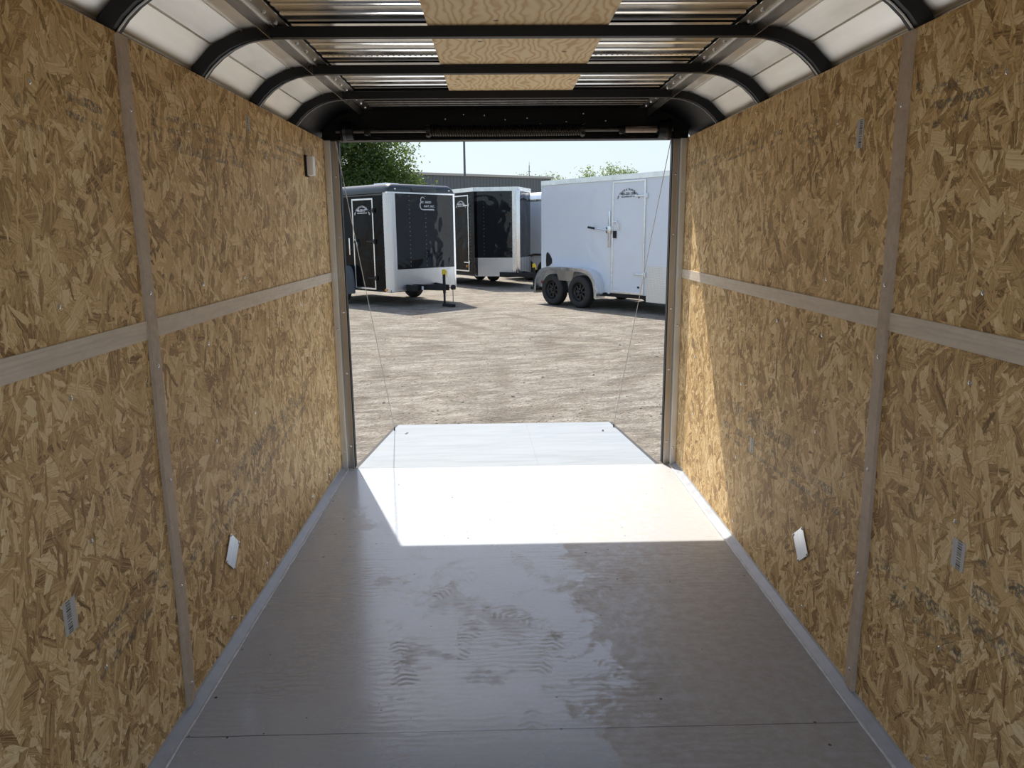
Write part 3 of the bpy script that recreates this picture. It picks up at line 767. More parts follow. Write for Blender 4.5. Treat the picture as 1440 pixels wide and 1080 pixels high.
def sticker(sgn, y, z, w_, h_, lab, tilt=0.):
    bm = B(); bx(bm, -.0004, .0004, -w_/2, w_/2, -h_/2, h_/2)
    o = tag(obj('barcode_sticker', bm, m_sticker), lab, 'sticker'); o.location = (sgn*(W-.0008), y, z); o.rotation_euler = (tilt, 0, 0)
sticker(1, -2.187, 1.765, .045, .085, 'barcode label high on the right wall, just left of the upright batten')
sticker(1, -2.885, .69, .05, .075, 'barcode label low on the right wall, beyond the upright batten')
sticker(1, -1.395, .535, .042, .065, 'pale barcode label low on the right wall between the lit corner and the batten')
sticker(-1, -2.985, .625, .05, .08, 'barcode label low on the left wall at the left edge of view')
sticker(-1, -1.405, 1.912, .04, .06, 'narrow barcode label at the top of the left wall')

# ================================================================== outside trailers
def tyre(parent, x, y, z, rad=.335, wd=.20, side=-1, spokes=8, rimmat=None):
    M = Matrix.Translation((x, y, z)) @ Matrix.Rotation(PI/2, 4, 'X')
    bm = B(); h = wd/2
    prof = [(rad*.60, -h*.86), (rad*.66, -h), (rad*.84, -h*1.04), (rad*.955, -h*.86), (rad, -h*.62)]
    for k in range(5):
        c = -h*.5+k*h*.25
        prof += [(rad, c-.012), (rad-.009, c-.009), (rad-.009, c+.009), (rad, c+.012)] if k in (1, 3) else [(rad, c)]
    prof += [(rad, h*.62), (rad*.955, h*.86), (rad*.84, h*1.04), (rad*.66, h), (rad*.60, h*.86), (rad*.60, -h*.86)]
    lathe(bm, prof, M, 40); ty = obj('tyre', bm, m_rubber, parent, smooth=True, weld=True)
    bm = B(); o_ = side*-1*h
    # rim dish
    sg = 1 if side < 0 else -1
    lathe(bm, [(rad*.60, sg*h*.80), (rad*.575, sg*h*.84), (rad*.55, sg*h*.6), (rad*.50, sg*h*.35), (rad*.47, sg*h*.30)], M, 40)
    # spokes with windows between
    for k in range(spokes):
        a = 2*PI*k/spokes
        Mk = M @ Matrix.Rotation(a, 4, 'Z')
        bx(bm, rad*.2, rad*.49, -rad*.065, rad*.065, min(sg*h*.30, sg*h*.44), max(sg*h*.30, sg*h*.44), Mk, bev=.004)
    lathe(bm, [(rad*.47, sg*h*.12), (0.01, sg*h*.10)], M, 30)
    lathe(bm, [(rad*.24, sg*h*.44), (rad*.23, sg*h*.50), (rad*.13, sg*h*.52), (rad*.12, sg*h*.85), (rad*.10, sg*h*.93), (0, sg*h*.95)], M, 24)
    rim = obj('rim', bm, rimmat or m_rimb, ty, smooth=True)
    bm = B()
    for k in range(5):
        a = 2*PI*k/5+.3; tube(bm, [M @ Vector((rad*.175*math.cos(a), rad*.175*math.sin(a), sg*h*.5)), M @ Vector((rad*.175*math.cos(a), rad*.175*math.sin(a), sg*h*.66))], .009, 6)
    obj('lug_nuts', bm, m_chrome, ty)
    return ty

def text(parent, s, size, M, mat, name='lettering', ext=.0015, arc_r=None, bold=0.):
    cu = bpy.data.curves.new(name, 'FONT'); cu.body = s; cu.size = size; cu.extrude = ext; cu.align_x = 'CENTER'; cu.offset = bold
    cu.resolution_u = 3
    to = bpy.data.objects.new('t', cu); C.objects.link(to)
    dg = bpy.context.evaluated_depsgraph_get(); me = bpy.data.meshes.new_from_object(to.evaluated_get(dg)); bpy.data.objects.remove(to)
    if arc_r:
        for v in me.vertices:
            a = v.co.x/arc_r; rr = arc_r+v.co.y; v.co.x = rr*math.sin(a); v.co.y = rr*math.cos(a)-arc_r
    me.transform(M); me.name = name; me.materials.clear(); me.materials.append(mat)
    o = bpy.data.objects.new(name, me); C.objects.link(o); o.parent = parent; return o

def sideM(x, y, z, side=-1):
    # text plane on right side (y = -w/2), facing -y ; x to the right when seen from outside = +x
    return Matrix.Translation((x, y, z)) @ Matrix.Rotation(PI/2, 4, 'X')

def door_parts(parent, x0, x1, z0, z1, y, skin, framemat, hinge_mat, hinges, textmat, latch=True, bars=True):
    """side entry door on the right side; hinges at the front (x1), latch at the rear (x0)"""
    dr = obj('door', (lambda b: (bx(b, x0+.03, x1-.03, y-.012, y+.01, z0+.03, z1-.03, bev=.003), b)[1])(B()), skin, parent)
    b = B(); f = .035
    for a in ((x0, x0+f, z0, z1), (x1-f, x1, z0, z1), (x0+f, x1-f, z0, z0+f), (x0+f, x1-f, z1-f, z1)): bx(b, a[0], a[1], y-.022, y, a[2], a[3], bev=.004)
    obj('door_frame', b, framemat, dr)
    for hz_ in hinges:
        b = B(); bx(b, x1-.27, x1+.03, y-.036, y-.022, hz_-.016, hz_+.016, bev=.004); bx(b, x1+.01, x1+.05, y-.034, y, hz_-.045, hz_+.045, bev=.004)
        tube(b, [(x1+.01, y-.036, hz_-.05), (x1+.01, y-.036, hz_+.05)], .009, 8); obj('strap_hinge', b, hinge_mat, dr, smooth=True)
    cx = (x0+x1)/2
    text(dr, 'OK TRUCK & TRAILER SALES', .052, sideM(cx-.02, y-.013, z1-.185), textmat, arc_r=.30, bold=.001)
    text(dr, '405-235-1398', .066, sideM(cx-.02, y-.013, z1-.27), textmat, bold=.002)
    text(dr, 'OKLAHOMA CITY, OK', .036, sideM(cx-.02, y-.013, z1-.315), textmat, bold=.001)
    b = B(); bx(b, x0+.10, x0+.13, y-.02, y-.01, z0+.16, z0+.19); 
    b.free()
    b = B(); bx(b, x1-.16, x1-.11, y-.02, y-.01, z0+.12, z0+.155, bev=.004); obj('door_vent', b, m_blackm, dr)
    return dr

def fender_bm(x0, x1, y0, y1, z0, ztop, th=.01, k=.34):
    """jeep style fender: rounded top, open underneath, along x"""
    b = B(); n = 20; L = x1-x0; out = []
    for i in range(n+1):
        a = PI-PI*i/n
        cxn = math.copysign(abs(math.cos(a))**k, math.cos(a)); szn = abs(math.sin(a))**.85
        out.append(((x0+x1)/2+L/2*cxn, z0+(ztop-z0)*szn))
    for i in range(n):
        (xa, za), (xb, zb) = out[i], out[i+1]
        v = [b.verts.new(p) for p in ((xa, y0, za), (xb, y0, zb), (xb, y1, zb), (xa, y1, za))]; b.faces.new(v)
        # rolled outer lip
        cxm = (x0+x1)/2
        def inn(x, z): return (cxm+(x-cxm)*.93, z0+(z-z0)*.88)
        ia, ib = inn(xa, za), inn(xb, zb)
        v = [b.verts.new(p) for p in ((xa, y0, za), (xb, y0, zb), (ib[0], y0+.004, ib[1]), (ia[0], y0+.004, ia[1]))]; b.faces.new(v)
    bmesh.ops.remove_doubles(b, verts=b.verts[:], dist=1e-5)
    ext = bmesh.ops.solidify(b, geom=b.faces[:], thickness=.006)
    return b

rivmesh = {}
def rivet(parent, M, mat=None):
    mat = mat or m_screw
    if mat.name not in rivmesh:
        b = B(); lathe(b, [(0, .004), (.0045, .003), (.0065, 0)], Matrix.Identity(4), 8); o = obj('rivet', b, mat, parent, smooth=True); rivmesh[mat.name] = o.data
    else:
        o = bpy.data.objects.new('rivet', rivmesh[mat.name]); C.objects.link(o); o.parent = parent
    o.matrix_local = M; return o
def rivet_line(parent, pts, mat=None, name='rivets', r=.006, ax='Y', sg=-1):
    for p in pts:
        R = Matrix.Rotation(PI/2, 4, 'X') if ax == 'Y' else (Matrix.Rotation(PI/2, 4, 'Y') if ax == 'X' else Matrix.Identity(4))
        rivet(parent, Matrix.Translation(p) @ R, mat or m_screw)

def tongue(parent, xf, z, length, wd, sticker_=False):
    b = B()
    for s in (-1, 1):
        p0 = Vector((xf-.3, s*wd, z)); p1 = Vector((xf+length, s*.03, z)); dv = p1-p0; L = dv.length
        M = Matrix.Translation(p0) @ Matrix.Rotation(math.atan2(dv.y, dv.x), 4, 'Z')
        bx(b, 0, L, -.03, .03, -.06, .06, M, bev=.004)
    bx(b, xf+length-.12, xf+length+.22, -.045, .045, -.03, .07, bev=.02); lathe(b, [(0, .075), (.05, .06), (.055, .0), (.05, -.03)], Matrix.Translation((xf+length+.2, 0, .0+z-z)) @ Matrix.Translation((0, 0, z)), 16)
    tg = obj('tongue', b, m_blackm, parent)
    return tg

def jack(parent, x, zf, ztop, y=0.):
    b = B(); tube(b, [(x, y, zf+.28), (x, y, ztop)], .032, 12); tube(b, [(x, y, zf+.02), (x, y, zf+.4)], .024, 12); bx(b, x-.04, x+.04, y-.04, y+.04, zf, zf+.02, bev=.003)
    j = obj('jack', b, m_blackm, parent, smooth=True)
    b = B(); bx(b, x-.03, x+.03, y-.035, y+.035, ztop-.02, ztop+.09, bev=.010); tube(b, [(x+.03, y, ztop+.06), (x+.09, y, ztop+.06), (x+.09, y, ztop-.08)], .009, 8); obj('jack_head', b, m_yellow, j, smooth=True, label='yellow jack head with crank')
    return j

# ---- 1: black single-axle trailer with flat diamond trimmed nose and rounded roof
f1 = Vector((.70, -.714)); a1 = math.atan2(f1.y, f1.x)
lat1 = Vector((-f1.y, f1.x)) # left of forward
W1 = 1.84; L1 = 3.35
# right front corner (outer) in world xy
rc = Vector((-2.30, 11.42))
fc = rc + lat1*(W1/2)          # front centre
t1 = thing('cargo_trailer', 'black enclosed trailer with a flat nose and diamond plate corner, left in the yard', 'trailer', (fc.x, fc.y, GZ), a1)
zb, zt = .335, 2.39
hy = W1/2
def body1():
    b = B(); R = .10
    # plan outline with rounded front corners
    poly = [(-L1, hy), (-L1, -hy)]
    for i in range(7):
        a = -PI/2+PI/2*i/6; poly.append((-R+R*math.cos(a), -hy+R+R*math.sin(a)))
    for i in range(7):
        a = 0+PI/2*i/6; poly.append((-R+R*math.cos(a), hy-R+R*math.sin(a)))
    prism(b, poly, zb+.03, zt); return b
obj('body', body1(), m_gblack, t1, smooth=True)
# front panel
b = B(); bx(b, 0, .006, -hy+.19, hy-.045, zb+.46, zt-.03); obj('front_panel', b, m_gcharc, t1, label='glossy charcoal front panel')
b = B(); bx(b, 0, .009, -hy+.10, hy-.02, zb-.0, zb+.46); obj('stone_guard', b, m_dpx, t1, label='diamond plate lower front')
# diamond corner column on the visible side
b = B(); R = .11; pr_ = [(-.16, -hy-.004)] + [(-.10+R*math.cos(a), -hy+.106+R*math.sin(a)) for a in [-PI/2+PI/2*i/6 for i in range(7)]] + [(.010, -hy+.19)]
for i in range(len(pr_)-1):
    (xa, ya), (xb, yb) = pr_[i], pr_[i+1]
    v = [b.verts.new(p) for p in ((xa, ya, zb-.01), (xb, yb, zb-.01), (xb, yb, zt), (xa, ya, zt))]; b.faces.new(v)
obj('corner_guard', b, m_dpd, t1, smooth=True, weld=True, label='tall diamond plate corner')
b = B(); bx(b, -.03, .012, hy-.05, hy+.004, zb-.01, zt, bev=.004); obj('corner_trim', b, m_alu, t1)
b = B(); bx(b, -.06, .014, -hy-.006, hy+.006, zt-.02, zt+.015, bev=.004); obj('top_trim', b, m_alu, t1, label='bright strip under the roof cap')
rivet_line(t1, [(.0, -hy, 0)][:0] + [( -.17, -hy-.003, zb+.06+i*.09) for i in range(23)], name='rivets')
for yy in (-.36, .08):
    for i in range(17): rivet(t1, Matrix.Translation((.006, yy, zb+.52+i*.092)) @ Matrix.Rotation(PI/2, 4, 'Y'))
for i in range(22): rivet(t1, Matrix.Translation((.010, -hy+.185, zb+.04+i*.092)) @ Matrix.Rotation(PI/2, 4, 'Y'))
# rounded roof
b = B(); cs = [(-hy-.004, zt), (-hy-.004, zt+.05)] + [(-hy+.17-.174*math.cos(a), zt+.03+.16*math.sin(a)) for a in [PI/2*i/6 for i in range(1, 7)]]
cs = cs + [(-y, z) for y, z in cs[::-1]]
secs = []
for (xx, k) in ((.012, .55), (-.02, .82), (-.08, .96), (-.18, 1.), (-L1, 1.)):
    secs.append([b.verts.new((xx-(0 if k == 1 else 0), y*(1-(1-k)*.06), zt+(z-zt)*k)) for y, z in cs])
for i in range(len(secs)-1):
    for k in range(len(cs)-1): b.faces.new((secs[i][k], secs[i][k+1], secs[i+1][k+1], secs[i+1][k]))
b.faces.new(secs[0]); b.faces.new(secs[-1][::-1]); bx(b, .0, .030, -.30, .38, zt+.02, zt+.11, bev=.012)
obj('roof_cap', b, m_capb, t1, smooth=True, label='dark rounded roof and nose cap')
b = B(); bx(b, -1.05, -.62, -.5, -.12, zt+.18, zt+.235, bev=.02); obj('roof_vent', b, m_alu, t1)
b = B(); bx(b, .028, .042, -hy+.16, -hy+.20, zt+.06, zt+.085, bev=.003); obj('marker_light', b, m_white, t1)
b = B(); bx(b, .028, .042, hy-.20, hy-.16, zt+.06, zt+.085, bev=.003); obj('marker_light', b, m_white, t1)
b = B(); bx(b, -.19, -.11, -hy-.02, -hy, zb+.01, zb+.05, bev=.003); obj('side_marker', b, m_amber, t1, label='amber side marker')
b = B(); bx(b, -L1+.02, -.16, -hy-.012, -hy, zt-.05, zt-.02); bx(b, -L1+.02, -.16, -hy-.02, -hy, zt-.005, zt+.012); obj('side_rail', b, m_capb, t1)
d1 = door_parts(t1, -1.28, -.50, zb+.02, zt-.10, -hy, m_gblack, m_alu, m_blackm, (zt-.36, zb+1.05, zb+.27), m_text_w)
b = B(); bx(b, -1.45, -1.41, -hy-.03, -hy, zb+.75, zb+1.12, bev=.006); tube(b, [(-1.22, -hy-.05, zb+1.02), (-1.16, -hy-.06, zb+1.10), (-1.10, -hy-.05, zb+1.02), (-1.10, -hy-.05, zb+.95)], .012, 8); obj('latch', b, m_alu, t1, smooth=True)
# logo
lg = B()
def cstroke(b, cx, cy, rx, ry, a0, a1, w0, n=18):
    pts = [(cx+rx*math.cos(math.radians(a0+(a1-a0)*i/n)), cy+ry*math.sin(math.radians(a0+(a1-a0)*i/n))) for i in range(n+1)]
    for i in range(n):
        (xa, ya), (xb, yb) = pts[i], pts[i+1]; ka = math.sin(PI*(i+.3)/(n+.6)); kb = math.sin(PI*(i+1.3)/(n+1.6)) if i < n-1 else ka
        dx, dy = xb-xa, yb-ya; L = math.hypot(dx, dy) or 1; nx, ny = -dy/L, dx/L; wa, wb = w0*(.35+.65*ka), w0*(.35+.65*kb)
        v = [b.verts.new((.0085, p[0], p[1])) for p in ((xa-nx*wa, ya-ny*wa), (xb-nx*wb, yb-ny*wb), (xb+nx*wb, yb+ny*wb), (xa+nx*wa, ya+ny*wa))]; b.faces.new(v)
LY, LZ = -.02, zt-.16
cstroke(lg, LY+.03, LZ+.02, .055, .062, 20, 300, .010); cstroke(lg, LY+.03, LZ-.095, .075, .085, 70, 275, .012)
v = [lg.verts.new((.0085, y, z)) for y, z in ((LY+.03, LZ-.19), (LY+.36, LZ-.195), (LY+.33, LZ-.165), (LY+.03, LZ-.170))]; lg.faces.new(v)
lgo = obj('logo', lg, m_tsilver, t1)
FM = lambda y, z: Matrix.Translation((.0075, y, z)) @ Matrix(((0, 0, 1, 0), (1, 0, 0, 0), (0, 1, 0, 0), (0, 0, 0, 1)))
text(lgo, 'ARGO', .062, FM(LY+.18, LZ-.045), m_tsilver, bold=.002); text(lgo, 'RAFT, INC.', .062, FM(LY+.215, LZ-.13), m_tsilver, bold=.001)
# fender + wheels
b = fender_bm(-2.08, -1.33, -hy-.24, -hy, zb-.10, zb+.52); obj('fender', b, m_fendg, t1, smooth=True)
tyre(t1, -1.73, -hy-.12, .33, .33, .20, -1); tyre(t1, -1.73, hy+.12, .33, .33, .20, 1)
b = B(); tube(b, [(-1.73, -hy, .33), (-1.73, hy, .33)], .035, 10); bx(b, -L1, -.02, -hy+.02, hy-.02, zb-.02, zb+.03); obj('chassis', b, m_blackm, t1)
tg = tongue(t1, 0., zb+.07, .75, .42)
b = B(); bx(b, .06, .12, -.03+.10, .10+.08, zb+.03, zb+.11); b.free()
b = B(); bx(b, .30, .36, -.33, -.325, zb+.02, zb+.10); obj('tongue_label', b, m_white, t1)
b = B(); bx(b, -.02, .33, -.52, -.45, zb-.0, zb+.13, bev=.006); obj('step_plate', b, m_blackm, t1)
jack(t1, .66, 0.0, .70)
for yy in (-.10, .12):
    b = B(); pts = [(.78+.0*i, yy+.03*math.sin(i*.4), zb+.05-.30*math.sin(PI*i/12.)) if False else (.80, yy+.0, zb+.04-i*.028) for i in range(11)]; tube(b, pts, .008, 6); obj('safety_chain', b, m_rust, t1, smooth=True)

# ---- 2: black V-nose tandem trailer behind it
f2 = Vector((.52, -.854)).normalized(); a2 = math.atan2(f2.y, f2.x)
t2 = thing('cargo_trailer', 'black V-nosed enclosed trailer with silver corner trim, parked behind the flat-nosed one', 'trailer', (.567, 16.78, GZ), a2)
zb, zt = .33, 2.77; hy = .95; ND = .80; L2 = 5.2
def vn(b, off, z0, z1, x_in=0.):
    pass
b = B(); prism(b, [(-.02, 0), (-ND, hy), (-L2, hy), (-L2, -hy), (-ND, -hy)], zb+.05, zt-.10); obj('body', b, m_gblack, t2)
# side/V panels as thin plates lying on the nose faces
def vplate(b, side, s0, s1, z0, z1, off, th=.006):
    p0 = Vector((0, 0)); p1 = Vector((-ND, side*hy)); dv = (p1-p0); L = dv.length; dv.normalize(); n_ = Vector((-dv.y, dv.x))*(1 if side < 0 else -1)
    if n_.x < 0: n_ = -n_
    A = p0+dv*L*s0+n_*off; Bp = p0+dv*L*s1+n_*off; A2 = A+n_*th; B2 = Bp+n_*th
    prism(b, [tuple(A), tuple(Bp), tuple(B2), tuple(A2)], z0, z1)
for s in (-1, 1):
    b = B(); vplate(b, s, .06, .97, zb+.50, zt-.11, 0); obj('nose_panel', b, m_gcharc, t2, label='glossy black nose panel')
    b = B(); vplate(b, s, .03, 1.0, zb-.02, zb+.50, 0, .010); obj('stone_guard', b, m_dpd, t2, label='diamond plate lower nose')
b = B(); bx(b, -.16, .03, -.055, .055, zb-.03, zt-.06, Matrix.Identity(4), bev=.03); obj('nose_trim', b, m_alu, t2, smooth=True, label='bright nose post')
b = B(); vplate(b, -1, .02, .13, zb-.02, zt-.08, .006); vplate(b, 1, .02, .13, zb-.02, zt-.08, .006); obj('nose_flange', b, m_alu, t2)
b = B()
for s in (-1, 1): vplate(b, s, 0., 1.0, zt-.11, zt+.0, 0, .02)
bx(b, -L2, -ND, -hy-.02, -hy, zt-.11, zt); bx(b, -L2, -ND, hy, hy+.02, zt-.11, zt); prism(b, [(.02, 0), (-ND, hy), (-L2, hy), (-L2, -hy), (-ND, -hy)], zt-.10, zt-.01)
obj('top_trim', b, m_alu, t2, label='bright aluminium top rail')
b = B(); vplate(b, -1, .93, 1.0, zb, zt-.11, .004); obj('corner_strip', b, m_gblack, t2)
rivet_line(t2, [(-ND-.22, -hy-.002, zb+.1+i*.095) for i in range(23)]); 
dvv = Vector((-ND, -hy)); nn = Vector((hy, -ND)).normalized()
for sfrac in (.16, .78):
    for i in range(22):
        p = dvv*sfrac+nn*.012; rivet(t2, Matrix.Translation((p.x, p.y, zb+.1+i*.1)) @ Matrix.Rotation(math.atan2(nn.y, nn.x), 4, 'Z') @ Matrix.Rotation(PI/2, 4, 'Y'))
door_parts(t2, -ND-1.15, -ND-.30, zb+.10, zt-.19, -hy, m_gblack, m_alu, m_alu, (zt-.48, zb+.36), m_text_w)
b = B(); bx(b, -ND-.46, -ND-.40, -hy-.03, -hy, zb+.22, zb+.28, bev=.003); obj('side_marker', b, m_amber, t2, label='amber side marker')
b = B(); bx(b, -L2, -.12, -hy*.3, hy*.3, zb-.05, zb+.06); bx(b, -L2, -ND, -hy+.02, hy-.02, zb-.02, zb+.06); obj('chassis', b, m_blackm, t2)
for xx in (-2.75, -3.6):
    for s in (-1, 1): tyre(t2, xx, s*(hy-.12), .33, .33, .2, s)
tongue(t2, -.15, zb+.04, .95, .42); jack(t2, .78, .02, .60)
b = B(); tube(b, [(.50, -.12, zb), (.52, -.14, zb-.14), (.60, -.10, zb-.05)], .008, 6); obj('safety_chain', b, m_rust, t2, smooth=True)

# ---- 3: white round-top trailer, only a sliver seen
f3 = Vector((.60, -.80)); a3 = math.atan2(f3.y, f3.x); lat3 = Vector((.80, .60))
w3 = Vector((1.47, 19.0)); W3 = 1.9; hy = W3/2; L3 = 4.2
fc3 = w3 + f3*1.9 + lat3*(hy-.02)
t3 = thing('cargo_trailer', 'white round-topped trailer glimpsed between the black V-nosed one and the white tandem', 'trailer', (fc3.x, fc3.y, GZ), a3)
zb, zt = .36, 2.50
b = B(); prism(b, [(0, 0.), (-.5, hy), (-L3, hy), (-L3, -hy), (-.5, -hy)], zb, zt); obj('body', b, m_gwhite, t3)
b = B(); cs = [(-hy-.01, zt-.02)] + [(-hy+.2-.21*math.cos(a), zt+.02+.22*math.sin(a)) for a in [PI/2*i/6 for i in range(0, 7)]]; cs = cs+[(-y, z) for y, z in cs[::-1]]
A = [b.verts.new((-.5, y, z)) for y, z in cs]; Bv = [b.verts.new((-L3, y, z)) for y, z in cs]; N0 = [b.verts.new((0, y*.25, z-.05 if z > zt else z)) for y, z in cs]
for k in range(len(cs)-1): b.faces.new((A[k], A[k+1], Bv[k+1], Bv[k])); b.faces.new((N0[k], N0[k+1], A[k+1], A[k]))
b.faces.new(Bv); b.faces.new(N0[::-1]); obj('roof_cap', b, m_alu, t3, smooth=True)
b = fender_bm(-2.7, -1.45, -hy-.02, -hy+.22, zb-.02, zb+.50); bx(b, -L3+.1, -.5, -hy-.008, -hy+.01, zt-.04, zt-.01); obj('fender', b, m_galv, t3, smooth=True)
tyre(t3, -1.9, -hy+.05, .33, .33, .2, -1); tyre(t3, -1.9, hy-.05, .33, .33, .2, 1); tyre(t3, -2.7, -hy+.05, .33, .33, .2, -1)
b = B(); bx(b, -L3, -.4, -hy+.15, hy-.15, zb-.06, zb); obj('chassis', b, m_blackm, t3)
tongue(t3, -.1, zb, .7, .4); jack(t3, .6, 0., .7)

# ---- 4: white tandem trailer on the right
f4 = Vector((.598, -.801)).normalized(); a4 = math.atan2(f4.y, f4.x); lat4 = Vector((-f4.y, f4.x))
rear_r = Vector((.952, 12.16)); hy = .92; L4 = 3.85; ND = .65
fr4 = rear_r + f4*L4 + lat4*hy
t4 = thing('cargo_trailer', 'white tandem-axle enclosed trailer with a side door, at the right of the yard', 'trailer', (fr4.x, fr4.y, GZ), a4)
zb, zt = .327, 2.63
X = lambda s: s-L4     # s measured from the rear edge
b = B(); prism(b, [(ND, 0), (0, hy), (-L4, hy), (-L4, -hy), (0, -hy)], zb+.02, zt-.03); obj('body', b, m_gwhite, t4)
b = B(); bx(b, -L4-.01, 0, -hy-.014, -hy+.02, zt-.10, zt, bev=.003); bx(b, -L4-.01, 0, hy-.02, hy+.014, zt-.10, zt, bev=.003); prism(b, [(ND+.02, 0), (0, hy), (-L4, hy), (-L4, -hy), (0, -hy)], zt-.03, zt); obj('top_rail', b, m_alu, t4, label='aluminium top rail')
b = B(); bx(b, -L4-.012, -L4+.03, -hy-.008, -hy+.02, zb-.02, zt-.09, bev=.003); bx(b, X(2.05), X(2.11), -hy-.004, -hy, zb, zt-.1); obj('rear_corner_trim', b, m_gwhite, t4)
rivet_line(t4, [(X(s), -hy-.001, zb+.62+i*.095) for s in (.55, 1.1, 1.65) for i in range(16)] + [(X(3.42), -hy-.001, zb+.62+i*.085) for i in range(19)], mat=m_gwhite)
d4 = door_parts(t4, X(2.16), X(3.02), zb+.03, zt-.12, -hy, m_gwhite, m_alu, m_plate, (zt-.42, zb+.42), m_text_b)
# bar lock with black grip
b = B(); bx(b, X(2.06), X(2.11), -hy-.03, -hy, zb+.92, zb+1.62, bev=.004); tube(b, [(X(2.10), -hy-.05, zb+1.25), (X(1.66), -hy-.07, zb+1.30)], .014, 8); bx(b, X(2.03), X(2.16), -hy-.06, -hy, zb+1.19, zb+1.33, bev=.01)
lk = obj('cam_bar', b, m_alu, t4, smooth=True)
b = B(); tube(b, [(X(1.72), -hy-.068, zb+1.292), (X(1.54), -hy-.075, zb+1.315)], .022, 10); obj('grip', b, m_blackm, lk, smooth=True, label='black rubber grip')
b = B(); tube(b, [(X(2.25), -hy-.03, zb+1.38), (X(2.25), -hy-.06, zb+1.42), (X(2.32), -hy-.06, zb+1.42), (X(2.35), -hy-.06, zb+1.36), (X(2.35), -hy-.03, zb+1.24)], .014, 8); obj('grab_handle', b, m_alu, d4, smooth=True)
b = B(); bx(b, X(2.20), X(2.28), -hy-.04, -hy, zb+1.10, zb+1.24, bev=.008); obj('door_lock', b, m_blackm, d4)
b = B(); bx(b, X(3.08), X(3.6), -hy-.008, -hy, zb-.10, zb+.58, bev=.002); obj('stone_guard', b, m_dpy, t4, label='diamond plate lower front corner')
b = B(); bx(b, X(3.45), 0.004, -hy-.006, -hy, zb+.58, zt-.10); obj('corner_strip', b, m_gwhite, t4)
# fender over both wheels
b = fender_bm(X(.02), X(1.98), -hy-.25, -hy, zb-.09, zb+.50, k=.36); obj('fender', b, m_alu, t4, smooth=True)
b = B(); prism(b, [(X(.80), 0), (X(1.20), 0), (X(1.30), .24), (X(.70), .24)], 0, .006, Matrix.Translation((0, -hy-.205, zb+.22)) @ Matrix.Rotation(PI/2, 4, 'X')); obj('fender_gusset', b, m_galv, t4)
for s in (.57, 1.42):
    tyre(t4, X(s), -hy-.12, .335, .335, .21, -1); tyre(t4, X(s), hy+.12, .335, .335, .21, 1)
b = B(); prism(b, [(-.10, -.02), (-.09, .14), (-.06, .19), (0, .15), (.08, .05), (.08, -.04), (0, -.10), (-.09, -.12)], 0, .02, Matrix.Translation((X(.26), -hy, zb+.60)) @ Matrix.Rotation(PI/2, 4, 'X')); obj('fuel_flap', b, m_blackm, t4, label='black plastic vent')
b = B(); bx(b, X(.03), X(.09), -hy-.02, -hy, zb+.10, zb+.15, bev=.003); obj('side_marker', b, m_redl, t4, label='red rear side marker')
b = B(); bx(b, -L4, .0, -hy+.05, hy-.05, zb-.06, zb+.02); 
for s in (.57, 1.42): tube(b, [(X(s), -hy, .335), (X(s), hy, .335)], .035, 8)
obj('chassis', b, m_blackm, t4)
b = B(); bx(b, X(2.0), X(2.3), .2, .6, zt, zt+.07, bev=.03); obj('roof_vent', b, m_blackm, t4)
tongue(t4, ND-.1, zb, .8, .4); jack(t4, ND+.75, 0., .75)

# ================================================================== background
# long metal building
A_ = Vector((-22.7, 48.2)); Bp = Vector((4.96, 64.15)); dv = Bp-A_; LB = dv.length
bt = thing('metal_building', 'long low charcoal metal building with a pale eave, behind the trailers', 'building', (A_.x, A_.y, GZ), math.atan2(dv.y, dv.x))
b = B(); bx(b, 0, LB, 0, 16, 0, 6.0); obj('wall', b, m_bld, bt)
b = B(); bx(b, -.2, LB+.2, -.15, 0.2, 5.98, 6.16); obj('eave', b, m_bldtrim, bt)
b = B(); v = [b.verts.new(p) for p in ((-.2, -.1, 6.16), (LB+.2, -.1, 6.16), (LB+.2, 8, 6.6), (-.2, 8, 6.6), (LB+.2, 16.2, 6.16), (-.2, 16.2, 6.16))]; b.faces.new((v[0], v[1], v[2], v[3])); b.faces.new((v[3], v[2], v[4], v[5])); b.faces.new((v[0], v[3], v[5])); b.faces.new((v[1], v[4], v[2])); b.faces.new((v[0], v[5], v[4], v[1])); obj('roof', b, m_bldroof, bt)
b = B(); tube(b, [(-2.05, 47, GZ), (-2.05, 47, 14)], .07, 10, rads=[.085, .06]); tag(obj('light_pole', b, m_wht, smooth=True), 'tall thin dark pole rising behind the trailers into the sky', 'pole')
b = B(); tube(b, [(3.9, 84, GZ), (3.9, 84, 8.6)], .05, 6)
for z in (7.2, 7.9): tube(b, [(3.7, 84, z), (4.1, 84, z)], .03, 5)
tube(b, [(3.9, 84, 8.5), (3.9, 84, 9.0)], .02, 5)
tag(obj('antenna_mast', b, m_wht), 'tiny far antenna mast above the metal building', 'mast')

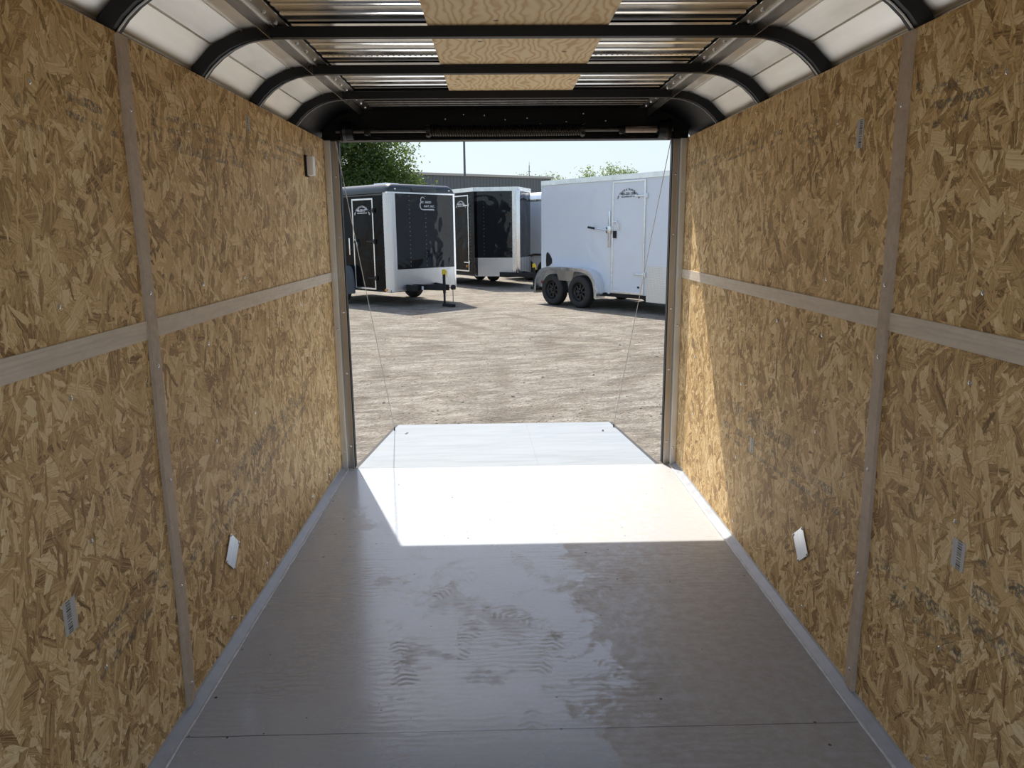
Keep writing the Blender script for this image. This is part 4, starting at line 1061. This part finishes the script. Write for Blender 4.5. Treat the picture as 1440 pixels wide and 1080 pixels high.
def tree(name_label, base, blobs, n, ls, mat, trunk=.22, group=None, seed=1, cat='tree'):
    rg = random.Random(seed)
    t_ = thing('tree', name_label, cat, base, 0, group)
    b = B(); bb = Vector(base)
    cen = Vector(blobs[0][0])
    tube(b, [(0, 0, 0), (.1, .05, cen.z*.5), tuple(cen)], trunk, 8, rads=[trunk, trunk*.75, trunk*.3])
    for c, rr in blobs:
        tube(b, [(0.1, .05, max(.5, cen.z*.45)), tuple((Vector(c)+cen)*.5*Vector((1, 1, 1))[0]), tuple(c)], trunk*.4, 6, rads=[trunk*.5, trunk*.35, trunk*.1])
    obj('trunk', b, m_trunk, t_, smooth=True)
    b = B(); tot = sum(r_[0]*r_[1]*r_[2] for _, r_ in blobs)
    for c, rr in blobs:
        k = int(n*rr[0]*rr[1]*rr[2]/tot)
        # twig clusters
        ncl = max(10, k//26)
        for _ in range(ncl):
            while True:
                v = Vector((rg.uniform(-1, 1), rg.uniform(-1, 1), rg.uniform(-1, 1)))
                if .25 < v.length < 1.: break
            v = v.normalized()*(v.length**.45)
            v *= rg.uniform(.85, 1.12)
            cp = Vector(c)+Vector((v.x*rr[0], v.y*rr[1], v.z*rr[2]))
            cs_ = rg.uniform(.6, 1.3)*ls*4.2
            for _ in range(26):
                p = cp+Vector((rg.gauss(0, cs_*.45), rg.gauss(0, cs_*.45), rg.gauss(0, cs_*.38)))
                a = Vector((rg.uniform(-1, 1), rg.uniform(-1, 1), rg.uniform(-1, .4))).normalized(); q = a.cross(Vector((rg.uniform(-1, 1), rg.uniform(-1, 1), rg.uniform(-1, 1)))).normalized()
                s = ls*rg.uniform(.6, 1.25)
                vv = [b.verts.new(p), b.verts.new(p+a*s*.5+q*s*.28), b.verts.new(p+a*s), b.verts.new(p+a*s*.5-q*s*.28)]; b.faces.new(vv)
    obj('foliage', b, mat, t_)
    return t_
tree('big leafy green tree rising behind the flat-nosed black trailer', (-8.6, 32, GZ), [((0, 0, 4.8), (3.6, 3., 2.8)), ((3.0, -.5, 3.4), (1.9, 1.9, 1.7)), ((2.8, .0, 5.6), (1.7, 1.7, 1.6)), ((1.2, -.4, 2.2), (2.4, 2., 1.3)), ((0, 0, 7.6), (3.0, 2.6, 2.2)), ((-2.5, 0, 4.2), (2.5, 2.3, 3.0)), ((4.1, -.3, 3.3), (1.2, 1.0, 1.3)), ((3.6, -.4, 4.6), (1.2, 1.0, 1.0))], 120000, .14, m_leaf, .28, seed=3)
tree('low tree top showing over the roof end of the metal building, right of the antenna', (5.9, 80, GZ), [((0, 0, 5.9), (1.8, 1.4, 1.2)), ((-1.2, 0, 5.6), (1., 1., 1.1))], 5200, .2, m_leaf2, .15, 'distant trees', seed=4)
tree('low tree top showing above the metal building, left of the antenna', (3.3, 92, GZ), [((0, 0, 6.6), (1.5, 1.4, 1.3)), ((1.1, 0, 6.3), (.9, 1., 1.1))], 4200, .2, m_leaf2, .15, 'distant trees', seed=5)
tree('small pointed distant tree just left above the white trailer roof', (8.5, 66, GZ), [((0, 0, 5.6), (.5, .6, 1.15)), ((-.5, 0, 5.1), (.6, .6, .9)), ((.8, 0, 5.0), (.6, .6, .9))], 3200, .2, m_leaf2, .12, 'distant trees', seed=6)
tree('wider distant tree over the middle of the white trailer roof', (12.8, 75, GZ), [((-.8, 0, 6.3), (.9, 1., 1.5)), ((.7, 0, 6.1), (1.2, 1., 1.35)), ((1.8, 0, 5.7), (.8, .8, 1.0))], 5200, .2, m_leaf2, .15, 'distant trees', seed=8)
